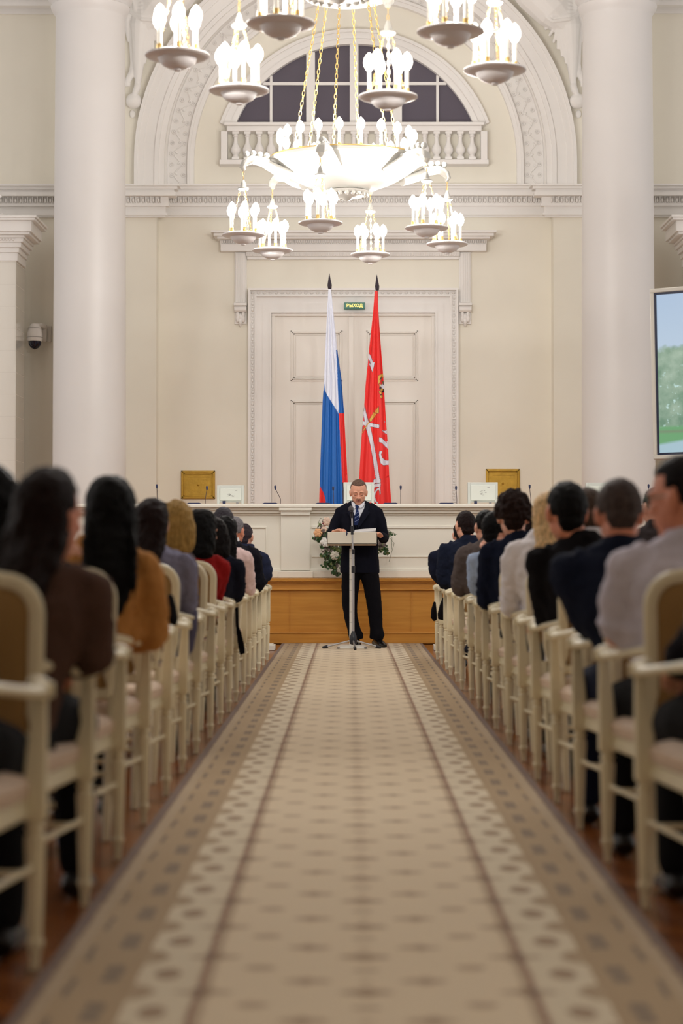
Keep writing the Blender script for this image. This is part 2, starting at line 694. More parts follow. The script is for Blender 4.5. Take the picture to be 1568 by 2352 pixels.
# ---------------------------------------------------------------- lunette window
LCX, LCZ, LR = X(814, YR), Z(397, YR), 294 * PXR
zb = Z(290, YR)
W1 = thing('window_1', None, None, (0, 0, 0))
W1['kind'] = 'structure'
m = MB()
a0 = math.asin((zb - LCZ) / LR)
for r0, r1, dy in ((329, 322, .11), (322, 306, .08), (306, 294, .11)):
    ra = r0 * PXR
    m.arcband(LCX, LCZ, r1 * PXR, ra, YR - dy, YR, None, a0 * .93, PI - a0 * .93)
m.build('window_casing', M_white, W1)
ga0 = a0
poly = [(LCX + LR * math.cos(ga0 + (PI - 2 * ga0) * i / 40), LCZ + LR * math.sin(ga0 + (PI - 2 * ga0) * i / 40)) for i in range(41)]
MB().prism(poly, YR - .02, YR - .005).build('glass_pane', M_glass, W1, smooth=False)
m = MB()
for px, hw in ((622, 3), (713, 10), (813, 10), (913, 10), (1005, 3)):
    x = X(px, YR)
    dx = abs(x - LCX)
    zt = LCZ + math.sqrt(max(LR ** 2 - dx ** 2, 0))
    m.box(x - hw * PXR, x + hw * PXR, YR - (.08 if hw > 5 else .05), YR - .01, zb, zt)
zz = Z(194, YR)
hh = math.sqrt(LR ** 2 - (zz - LCZ) ** 2)
m.box(LCX - hh, LCX + hh, YR - .055, YR - .01, zz - .018, zz + .018)
m.build('glazing_bars', M_white, W1, smooth=False)

# ---------------------------------------------------------------- balustrade
B = thing('balustrade', 'white plaster balustrade of turned balusters under the half-round window', 'balustrade', (X(813, YR), YR - .14, Z(372, YR)))
bx = B.location


def loc(mb, o):
    L = o.location
    mb.v = [(v[0] - L.x, v[1] - L.y, v[2] - L.z) for v in mb.v]
    return mb


m = MB()
x0, x1 = X(516, YR), X(1110, YR)
m.box(x0, x1, YR - .24, YR, Z(296, YR), Z(289, YR))
m.box(x0 + .03, x1 - .03, YR - .2, YR, Z(308, YR), Z(296, YR))
loc(m, B).build('handrail', M_white, B, bevel=.006)
m = MB()
m.box(X(505, YR), X(1121, YR), YR - .2, YR, Z(384, YR), Z(373, YR))
m.box(X(508, YR), X(523, YR), YR - .2, YR, Z(374, YR), Z(308, YR))
m.box(X(1103, YR), X(1118, YR), YR - .2, YR, Z(374, YR), Z(308, YR))
loc(m, B).build('base_rail', M_white, B, bevel=.006)
hb = Z(308, YR) - Z(373, YR)
m = MB()
m.box(-.045, .045, -.045, .045, 0, .03)
m.lathe([(.04, .03), (.044, .04), (.032, .052), (.028, .06), (.05, .085), (.062, .115), (.06, .145), (.042, .18), (.028, .215),
         (.024, .26), (.026, .285), (.036, .295), (.034, .305), (.026, .312), (.03, .325)], seg=14)
m.box(-.04, .04, -.04, .04, .325, hb)
bal = m.build('baluster', M_white, B)
for i in range(21):
    o = bal if i == 0 else bal.copy()
    if i:
        col.objects.link(o)
        o.parent = B
    o.location = (X(540 + 27.25 * i, YR - .14) - bx.x, 0, 0)

# ---------------------------------------------------------------- door surround, entablature
D = thing('door_1', None, None, (0, 0, 0))
D['kind'] = 'structure'
yb = YR


def bx_px(m, xa, xb, ya, yb_, d, y=None, base=0.0):
    y = y or YR
    m.box(X(xa, y), X(xb, y), y - d, y - base, Z(yb_, y), Z(ya, y))


m = MB()
for xa, xb, ya, y2, d in ((487, 1137, 538, 543, .34), (493, 1131, 543, 550, .30), (500, 1123, 550, 555, .25), (505, 1117, 555, 564, .12),
                          (507, 1116, 564, 580, .14), (565, 1056, 580, 590, .07), (567, 1054, 590, 597, .05)):
    bx_px(m, xa, xb, ya, y2, d)
q = 120
for i in range(q):
    x = X(509 + (1114 - 509) * (i + .5) / q, YR)
    m.box(x - .007, x + .007, YR - .16, YR, Z(562, YR), Z(556, YR))
for i in range(90):
    x = X(567 + (1054 - 567) * (i + .5) / 90, YR)
    m.box(x - .007, x + .007, YR - .085, YR, Z(589, YR), Z(583, YR))
m.build('door_entablature', M_white, D, bevel=.004)
for (xa, xb) in ((538, 566), (1054, 1082)):
    m = MB()
    bx_px(m, xa, xb, 580, 745, .03)
    bx_px(m, xa + 3, xb - 3, 582, 696, .055)
    for kx in range(3):
        bx_px(m, xa + 8 + kx * 5, xa + 10 + kx * 5, 584, 694, .065)
    bx_px(m, xa - 1, xb + 1, 698, 704, .13)
    cx = X((xa + xb) / 2, YR)
    m.tube([(X(xa, YR), YR - .07, Z(711, YR)), (X(xb, YR), YR - .07, Z(711, YR))], .042, 12)
    for sx in (-1, 0, 1):
        for j in range(2):
            m.ell((cx + sx * .036, YR - .05, Z(724 + 9 * j + (6 if sx == 0 else 0), YR)), (.026, .035, .05), 8, 6)
    m.ell((cx, YR - .03, Z(745, YR)), (.02, .025, .035), 8, 6)
    m.build('console_bracket', M_white, D, bevel=.003)
# architrave
m = MB()


def frame_px(m, xa, xb, ya, t, d, y=None, bottom=1200):
    y = y or YR
    m.box(X(xa, y), X(xa + t, y), y - d, y, Z(bottom, y), Z(ya, y))
    m.box(X(xb - t, y), X(xb, y), y - d, y, Z(bottom, y), Z(ya, y))
    m.box(X(xa + t, y), X(xb - t, y), y - d, y, Z(ya + t, y), Z(ya, y))


frame_px(m, 570, 1052, 664, 5, .12)
frame_px(m, 575, 1047, 669, 10, .06)
frame_px(m, 585, 1037, 679, 4, .085)
frame_px(m, 589, 1033, 683, 14, .05)
frame_px(m, 603, 1019, 697, 20, .06)
frame_px(m, 619, 1003, 716, 4, .08)
z = Z(1200, YR)
ztop = Z(674, YR)
while z < ztop:
    for px in (580, 1042):
        m.ell((X(px, YR), YR - .06, z), (.017, .022, .026), 6, 5)
        m.box(X(px, YR) - .018, X(px, YR) + .018, YR - .075, YR - .05, z + .034, z + .04)
    z += .075
x = X(580, YR)
while x < X(1042, YR):
    m.ell((x, YR - .06, Z(674, YR)), (.026, .022, .017), 6, 5)
    m.box(x + .034, x + .04, YR - .075, YR - .05, ztop - .018, ztop + .018)
    x += .075
m.build('door_architrave', M_white, D)
# leaves
for nm, xa, xb, pa, pb in (('door_leaf', 623, 806, 667, 786), ('door_leaf', 806, 999, 841, 960)):
    m = MB()
    bx_px(m, xa, xb, 721, 1210, .02)
    bx_px(m, (xa if xa < 700 else xb - 8), (xa + 8 if xa < 700 else xb), 721, 1210, .045)
    bx_px(m, xa, xb, 721, 727, .05)
    if xa < 700:
        bx_px(m, 800, 812, 729, 1210, .04)
    m2 = m
    for ya, y2 in ((760, 876), (919, 1205)):
        for t, d in ((0, .032), (3, .042), (7, .03)):
            m.box(X(pa + t, YR), X(pa + t + 3, YR), YR - d, YR, Z(y2 - t, YR), Z(ya + t, YR))
            m.box(X(pb - t - 3, YR), X(pb - t, YR), YR - d, YR, Z(y2 - t, YR), Z(ya + t, YR))
            m.box(X(pa + t, YR), X(pb - t, YR), YR - d, YR, Z(ya + t + 3, YR), Z(ya + t, YR))
            m.box(X(pa + t, YR), X(pb - t, YR), YR - d, YR, Z(y2 - t, YR), Z(y2 - t - 3, YR))
        m.box(X(pa + 12, YR), X(pb - 12, YR), YR - .03, YR, Z(y2 - 12, YR), Z(ya + 12, YR))
    m2.build(nm, M_doorp, D, bevel=.003)

# ---------------------------------------------------------------- columns
for nm, px, lab in (('column', 205, 'thick plain white round column on the left behind the seats'),
                    ('column', 1420, 'thick plain white round column on the right beside the screen')):
    yc = 24.5
    c = P(px, 1100, yc)
    r = 84 * yc / F
    m = MB()
    zt = Z(42, yc)
    prof = [(r + .1, 0), (r + .1, .12), (r + .04, .2), (r + .02, .25), (r + .0, .3)]
    for i in range(12):
        t = i / 11
        prof.append((r * (1 - .055 * t ** 1.7), .34 + (zt - .72 - .34) * t))
    rt = r * .945
    prof += [(rt + .005, zt - .72 + .02), (rt + .03, zt - .72 + .05), (rt + .055, zt - .72 + .1), (rt + .06, zt - .72 + .125), (rt + .035, zt - .72 + .14),
             (rt + .05, zt - .72 + .17), (rt + .085, zt - .72 + .2), (rt + .09, zt - .72 + .22), (rt + .03, zt - .72 + .235), (rt + .02, zt - .72 + .4), (rt + .1, zt - .72 + .6),
             (rt + .14, zt - .72 + .62)]
    m.lathe(prof, seg=64)
    h = zt - .72 + .62
    m.box(-rt - .16, rt + .16, -rt - .16, rt + .16, h, CEIL - .72)
    for j in range(24):
        a = 2 * PI * j / 24
        m.ell(((rt + .05) * math.cos(a), (rt + .05) * math.sin(a), h - .28), (.05, .05, .09), 8, 6)
    o = m.build(nm, M_col, None)
    o.location = (c.x, yc, .72)
    tag(o, lab, 'column')

# ================================================================== PODIUM, DESK
YP = 22.2
m = MB()
ZP = Z(1328, YP)
PW = 5.4
m.box(-PW, PW, YP + .02, YF - .02, 0, ZP - .03)
m.box(-PW, PW, YP - .03, YF - .02, ZP - .03, ZP)
m.box(-PW, PW, YP - .012, YP + .02, ZP - .045, ZP - .03)
m.box(-PW, PW, YP - .008, YP + .02, Z(1356, YP), Z(1352, YP))
m.box(-PW, PW, YP - .02, YP + .02, 0.012, Z(1453, YP))
m.box(-PW, PW, YP - .028, YP + .02, Z(1455, YP), Z(1452, YP))
for xx in [-4.6 + i * 1.32 for i in range(9)]:
    if abs(xx - .1) > .5 or True:
        m.box(xx - .004, xx + .004, YP + .012, YP + .02, Z(1453, YP), Z(1356, YP))
o = m.build('podium', M_wood, None, smooth=False, bevel=.003)
tag(o, 'raised podium with honey-oak panelled front at the end of the aisle', 'podium')
ZPT = ZP + .001

YD = 22.36
DK = thing('presidium_desk', 'long white panelled presidium desk standing on the oak podium', 'desk', (0, YD, ZPT))
zt = Z(1158, YD)


def dl(m):
    m.v = [(v[0], v[1], max(v[2], ZPT + .001)) for v in m.v]
    return loc(m, DK)


def dpx(m, xa, xb, ya, y2, d):
    m.box(X(xa, YD), X(xb, YD), YD - d, YD + .05, Z(y2, YD), Z(ya, YD))


XA, XB = -3.35, 3.5
m = MB()
m.box(XA, XB, YD - .12, YD + .75, Z(1166, YD), zt)
dl(m).build('desk_top', M_desk, DK, bevel=.008)
m = MB()
m.box(XA + .04, XB - .04, YD - .075, YD + .05, Z(1172, YD), Z(1166, YD))
m.box(XA + .05, XB - .05, YD - .05, YD + .05, Z(1179, YD), Z(1172, YD))
m.box(XA + .05, XB - .05, YD - .02, YD + .05, Z(1183, YD), Z(1179, YD))
# projecting pier left of centre
dpx(m, 641, 716, 1166, 1173, .11)
dpx(m, 645, 712, 1173, 1183, .08)
dpx(m, 645, 712, 1183, 1310, .045)
dpx(m, 639, 719, 1312, 1328, .075)
dl(m).build('cornice_moulding', M_desk, DK, bevel=.004)
m = MB()
m.box(XA + .08, XB - .08, YD, YD + .6, 0.72 + .01, Z(1166, YD))
m.box(XA + .06, XB - .06, YD - .04, YD + .05, Z(1327, YD), Z(1311, YD))
m.box(XA + .06, XB - .06, YD - .025, YD + .05, Z(1311, YD), Z(1306, YD))
for (xa, xb) in ((430, 612), (732, 1250)):
    if xb == 612:
        for t in ((xa, xb, 1210, 1213), (xa, xb, 1279, 1281), (xa, xa + 2, 1211, 1280), (xb - 2, xb, 1211, 1280)):
            dpx(m, *t, .014)
    else:
        dpx(m, 716, 1340, 1208, 1213, .018)
        dpx(m, 716, 1340, 1277, 1280, .012)
dl(m).build('front_panel', M_desk, DK, bevel=.003)

# monitors standing with their backs to the hall
def monitor(px0, px1, py0, label, z0=None):
    y = YD + .28
    xa, xb = X(px0, y), X(px1, y)
    h = Z(py0, y) - zt
    t = thing('desk_monitor', label, 'monitor', ((xa + xb) / 2, y, zt + .001), 0, 'monitors on the presidium desk')
    w_ = (xb - xa) / 2
    m = MB()
    m.box(-w_, w_, 0, .035, .0 + .025, h)
    m.box(-w_, -w_ + .03, -.005, .04, 0, h)
    m.box(w_ - .03, w_, -.005, .04, 0, h)
    m.build('monitor_case', M_grey, t, bevel=.004)
    m = MB()
    m.box(-w_ + .035, w_ - .03, -.012, 0, .045, h - .035)
    m.build('back_cover', mat('back_cover_grey', (218, 222, 214), .45), t, bevel=.003)
    m = MB()
    rnd = random.Random(int(px0))
    for i in range(14):
        a, b = rnd.uniform(-.045, .035), rnd.uniform(h * .38, h * .62)
        m.box(a, a + rnd.uniform(.006, .022), -.0135, -.012, b, b + .003)
    m.box(.05, .075, -.0135, -.012, h - .06, h - .055)
    m.build('printed_label', mat('label_ink', (150, 150, 148), .6), t, smooth=False)
    m = MB()
    m.box(-w_ * .5 - .012, -w_ * .5 + .02, -.01, .03, 0, .04)
    m.build('cable_plug', M_navyp, t)
    m = MB()
    m.box(w_ * .5 - .012, w_ * .5 + .014, -.008, .03, 0, .03)
    m.build('stand_foot', mat('plug_grey', (140, 138, 140), .4), t)
    return t


monitor(498, 560, 1115, 'pale grey monitor back on the desk below the left gold plate')
monitor(1074, 1143, 1108, 'pale grey monitor back on the desk overlapping the right gold plate')
monitor(789, 859, 1108, 'pale grey monitor back directly behind the head of the speaking man')
monitor(1345, 1408, 1109, 'pale grey monitor back on the desk in front of the right column')


def goose(px_base, px_head, py_head, plate, label):
    y = YD + .08
    xb = X(px_base, y)
    t = thing('gooseneck_microphone', label, 'microphone', (xb, y, zt + .001), 0, 'gooseneck microphones on the presidium desk')
    if plate:
        a, b = X(plate[0], y) - xb, X(plate[1], y) - xb
        m = MB()
        m.frustum(a, b, 0, a + .03, b - .03, .018, .1, -.02, .0)
        m.build('base_plate', M_navyp, t, bevel=.003)
    else:
        MB().lathe([(.03, 0), (.03, .01), (.01, .014)], seg=12).build('base_plate', M_navyp, t)
    hx = X(px_head, y) - xb
    hz = Z(py_head, y) - zt
    m = MB()
    m.tube([(0, 0.01, .008), (0, .005, hz * .3), (hx * .6, 0, hz * .65), (hx, -.01, hz - .02)], .0032, 6)
    m.build('gooseneck_stem', M_darkgrey, t)
    m = MB()
    m.tube([(hx * .97, -.009, hz - .035), (hx, -.01, hz - .02), (hx * 1.02, -.014, hz + .005), (hx * 1.03, -.016, hz + .012)], [.005, .011, .012, .006], 8)
    m.build('microphone_capsule', M_navyp, t)


goose(361, 360, 1115, None, 'thin desk microphone standing furthest to the left, near the left column')
goose(471, 475, 1119, (426, 464), 'gooseneck microphone in front of the left gold plate')
goose(644, 632, 1118, (600, 640), 'gooseneck microphone leaning left in front of the left door leaf')
goose(766, 765, 1120, (722, 762), 'gooseneck microphone in front of the white, blue and red flag')
goose(920, 920, 1118, (877, 916), 'gooseneck microphone just right of the red flag')
goose(1049, 1047, 1119, (1005, 1045), 'gooseneck microphone left of the monitor by the right gold plate')
goose(1219, 1216, 1116, (1180, 1211), 'gooseneck microphone just right of the right gold plate')
goose(1494, 1489, 1115, None, 'desk microphone furthest to the right, at the edge of the right column')

# gold plates on the wall
for (xa, xb, ya, y2, lab) in ((416, 494, 1081, 1146, 'square brushed-gold wall plate left of the door'),
                              (1115, 1193, 1077, 1143, 'square brushed-gold wall plate right of the door')):
    c = P((xa + xb) / 2, (ya + y2) / 2, YR)
    t = thing('gold_wall_plate', lab, 'wall plate', (c.x, YR, c.z))
    w_, h_ = (xb - xa) / 2 * PXR, (y2 - ya) / 2 * PXR
    m = MB()
    for o_, d in ((0, .025), (.012, .04), (.03, .022)):
        a, b = w_ - o_, h_ - o_
        k = .018
        m.box(-a, -a + k, -d, 0, -b, b)
        m.box(a - k, a, -d, 0, -b, b)
        m.box(-a, a, -d, 0, b - k, b)
        m.box(-a, a, -d, 0, -b, -b + k)
    m.build('plate_frame', M_goldp, t, bevel=.003)
    m = MB()
    m.box(-w_ + .04, w_ - .04, -.015, 0, -h_ + .04, h_ - .04)
    m.build('plate_panel', M_goldp, t)
    MB().lathe([(.014, 0), (.014, .012), (.006, .02)], seg=12).xf(Matrix.Rotation(PI / 2, 4, 'X')).xf(Matrix.Translation((0, -.015, 0))).build('centre_knob', M_goldp, t)
    MB().box(-w_ + .09, w_ - .06, -.017, -.014, h_ - .085, h_ - .082).build('engraved_line', mat('engraved_gold', (130, 96, 34), .5, .6), t)

# exit sign
c = P(814, 702, YR - .14)
t = thing('exit_sign', 'small green exit sign with yellow lettering above the door', 'sign', (c.x, c.y, c.z))
s_ = (YR - .14) / F
m = MB().box(-24 * s_, 24 * s_, 0, .05, -7.5 * s_, 7.5 * s_)
m.build('sign_case', mat('exit_sign_green', (30, 100, 84), .4, emit=(20, 90, 74), es=.25), t, bevel=.004)
tx = bpy.data.curves.new('sign_lettering', 'FONT')
tx.body = '\u0412\u042b\u0425\u041e\u0414'
tx.size = 10 * s_
tx.align_x = 'CENTER'
tx.align_y = 'CENTER'
tx.extrude = .001
tx.offset = .0006
to = bpy.data.objects.new('sign_lettering', tx)
col.objects.link(to)
to.parent = t
to.location = (0, -.002, 0)
to.rotation_euler = (PI / 2, 0, 0)
bpy.context.view_layer.update()
me_ = bpy.data.meshes.new_from_object(to.evaluated_get(bpy.context.evaluated_depsgraph_get()))
bpy.data.objects.remove(to)
me_.materials.clear()
me_.materials.append(mat('exit_letters_yellow', (255, 226, 130), .5, emit=(255, 222, 120), es=1.1))
to = bpy.data.objects.new('sign_lettering', me_)
col.objects.link(to)
to.parent = t
to.location = (0, -.002, 0)
to.rotation_euler = (PI / 2, 0, 0)

# ================================================================== STOVES
def stove(side, label):
    """white tiled stove; side -1 left, +1 right"""
    if side < 0:
        xin, yf = X(35, 25.0), 25.0
    else:
        xin, yf = X(1590, 25.0), 25.0
    zt_ = Z(502, 25.0) - ZPT
    t = thing('tiled_stove', label, 'stove', (xin + side * .8, yf, ZPT))
    g = -side      # towards room centre
    D_ = .66
    body = MB()
    xi, xo = g * .8, -g * .8
    zb_ = zt_ - .42
    a, b = min(xi, xo), max(xi, xo)
    body.box(a, b, 0, D_, 0, zb_)
    body.build('stove_body', mat('stove_tile_glaze', (234, 230, 222), .12, coat=.5), t, bevel=.01)
    g_ = MB()
    zz_ = .05
    while zz_ < zb_:
        g_.box(a - .0006, b + .0006, -.0006, D_ - .01, zz_, zz_ + .004)
        zz_ += .27
    xx_ = a + .2
    while xx_ < b:
        g_.box(xx_, xx_ + .003, -.0006, .01, .1, zb_ - .1)
        xx_ += .3
    g_.build('tile_joints', mat('tile_joint', (216, 211, 203), .7), t, smooth=False)
    cr = MB()
    for z0, z1, d in ((-.1, 0, .02), (0, .06, .04), (.06, .12, .07), (.12, .17, .10), (.17, .2, .12), (.2, .23, .19), (.23, .36, .22), (.36, .39, .27), (.39, .42, .29)):
        cr.box(a - d, b + d, -d, D_ - .02, zb_ + z0, zb_ + z1)
    q = 40
    for i in range(q):
        cr.ell((a + (b - a) * (i + .5) / q, -.1, zb_ + .15), (.015, .03, .02), 6, 5)
    cr.build('stove_crown', M_white, t, bevel=.008)
    ve = MB()
    ZV = .45
    for i in range(16):
        ve.box(xi - .002, xi + .002, .25, .6, ZV + i * .045, ZV + .015 + i * .045)
        ve.box(xi - .004, xi + .006, .25, .26, ZV + i * .045, ZV + .03 + i * .045)
    if side < 0:
        ve.build('vent_grille', mat('vent_grey', (170, 164, 156), .6), t)  # slats in a greyer tone than the stove tiles
    # scroll and shell crest on top
    r = MB()
    r.torus((g * .25, .1, zt_ + .12), .07, .03, 'Y', 16, 8)
    r.ell((g * .25, .1, zt_ + .12), (.03, .05, .03))
    r.tube([(g * .3, .1, zt_ + .2), (g * .45, .1, zt_ + .22), (g * .6, .1, zt_ + .3)], [.05, .04, .015], 8)
    r.ell((g * .3, .1, zt_ + .36), (.06, .06, .12))
    r.ell((g * .28, .1, zt_ + .5), (.04, .04, .07))
    for i in range(5):
        r.ell((g * (.4 + .045 * i), .1, zt_ + .05), (.02, .05, .09 - .012 * abs(i - 1)), 8, 6, rot=Matrix.Rotation(g * .25 * i, 3, 'Y'))
    r.tube([(-g * .6, .1, zt_ + .03), (g * .2, .1, zt_ + .03)], .04, 8)
    r.build('stove_crest', M_white, t)
    # laurel moulding on the front
    r = MB()
    for i in range(6):
        r.ell((g * (.5 - .05 * i), -.05, zb_ - .9 - .07 * i * i * .25), (.06, .02, .03), 8, 6, rot=Matrix.Rotation(g * -.9, 3, 'Y'))
    r.build('laurel_relief', M_white, t)
    return t


stove(-1, 'white glazed tile stove with moulded crown at the left edge')
stove(1, 'white tile stove whose crown shows above the screen at the right edge')

# ================================================================== SECURITY CAMERA
c = P(80, 772, 25.75)
t = thing('security_camera', 'white dome security camera on the wall between stove and left column', 'security camera', (c.x, c.y, c.z))
k = 25.75 / F
m = MB()
m.lathe([(.004, 30 * k), (9 * k, 28 * k), (14 * k, 20 * k), (17.5 * k, 6 * k), (18 * k, -4 * k), (17 * k, -12 * k)], seg=24)
m.build('camera_housing', mat('camera_white_plastic', (238, 234, 230), .35), t)
MB().torus((0, 0, -3 * k), 18 * k, .003, 'Z', 24, 5).torus((0, 0, 18 * k), 15 * k, .002, 'Z', 24, 5).build('housing_seam', mat('seam_grey', (150, 146, 142), .5), t)
m = MB()
m.lathe([(15 * k, -12 * k), (14 * k, -20 * k), (9 * k, -27 * k), (.002, -31 * k)], seg=24)
m.build('camera_dome', mat('dark_dome_glass', (22, 22, 46), .08), t)
m = MB()
m.tube([(4 * k, 0, 24 * k), (14 * k, .05, 26 * k), (22 * k, .12, 20 * k)], .035, 10)
m.box(14 * k, 24 * k, .08, .17, -11 * k, 29 * k)
m.box(22 * k, 32 * k, .2, .248, -10 * k, 28 * k)
m.build('wall_bracket', mat('bracket_white', (214, 208, 200), .45), t, bevel=.008)

# ================================================================== RELIEF FIGURES IN THE SPANDRELS
def relief(sgn, label):
    y = YF - .03
    def q(px, py, dy=0.0):
        if sgn < 0:
            px = 816 * 2 - px
        p = P(px, py, YF)
        return (p.x, y - dy, p.z)
    k = YF / F
    m = MB()
    m.ell(q(1323, 236, .07), (18 * k, 17 * k, 18 * k), 18, 12)
    m.ell(q(1327, 263, .0), (7 * k, 4 * k, 10 * k), 10, 8)
    # legs and feet
    m.tube([q(1292, 20, .12), q(1305, 70, .16), q(1309, 110, .12), q(1311, 150, .1), q(1313, 190, .08), q(1316, 208, .07)],
           [30 * k, 24 * k, 17 * k, 13 * k, 8 * k, 7 * k], 12)
    m.tube([q(1313, 200, .08), q(1317, 214, .11), q(1322, 224, .12)], [8 * k, 8 * k, 5 * k], 10)
    m.tube([q(1318, 60, .06), q(1322, 110, .04), q(1324, 150, .04), q(1328, 172, .05)], [20 * k, 12 * k, 8 * k, 7 * k], 10)
    m.tube([q(1324, 164, .05), q(1333, 184, .08), q(1340, 200, .08)], [8 * k, 8 * k, 6 * k], 10)
    for i in range(4):
        m.tube([q(1332 + 3 * i, 196, .09), q(1333 + 3.2 * i, 204, .09)], 2.4 * k, 6)
    # draped body sweeping up along the arch
    m.tube([q(1300, 60, .1), q(1270, 30, .14), q(1230, -10, .16), q(1190, -60, .16)], [34 * k, 48 * k, 52 * k, 50 * k], 14)
    m.tube([q(1325, 30, .08), q(1333, 60, .08), q(1333, 100, .05)], [22 * k, 14 * k, 5 * k], 10)
    rnd = random.Random(5)
    # folds of the gown
    for i in range(13):
        t_ = i / 12
        ex, ey = 1182 + 118 * t_, -10 + 178 * t_ ** 1.1
        m.tube([q(1322 - 5 * t_, 12 + 20 * t_, .26), q(1290 - 30 * (1 - t_), 20 + 40 * t_, .3 - .06 * t_), q(1250 + 40 * t_, 22 + 80 * t_, .27 - .12 * t_), q(ex + 8, ey, .1)],
               [6 * k, 6.5 * k, 5.5 * k, 3.5 * k], 7)
    for i in range(7):
        m.tube([q(1328, 22 + 3 * i, .2), q(1300, 6 + 9 * i, .31), q(1262, -6 + 12 * i, .33), q(1225, -14 + 8 * i, .28)], [3 * k, 4.5 * k, 4.5 * k, 3 * k], 6)
    m.v = [(v[0], min(v[1], YF - .003), v[2]) for v in m.v]
    o = m.build('relief_figure', M_white, None, voxel=.009, sm=1)
    tag(o, label, 'relief')
    return o


relief(1, 'white plaster relief of a draped figure standing on a ball, right of the arch')
relief(-1, 'white plaster relief of a draped figure standing on a ball, left of the arch')

# ================================================================== CHANDELIERS
def small_lamp_template():
    """hanging dish with six candles, origin at dish rim level centre"""
    dish = MB()
    dish.lathe([(.002, -.083), (.02, -.083), (.024, -.078), (.02, -.072), (.05, -.068), (.09, -.05), (.112, -.028), (.118, -.012), (.122, -.006), (.15, -.005), (.185, -.001), (.2, .008),
                (.198, .018), (.18, .024), (.12, .022), (.06, .024), (.002, .024)], seg=40)
    return dish


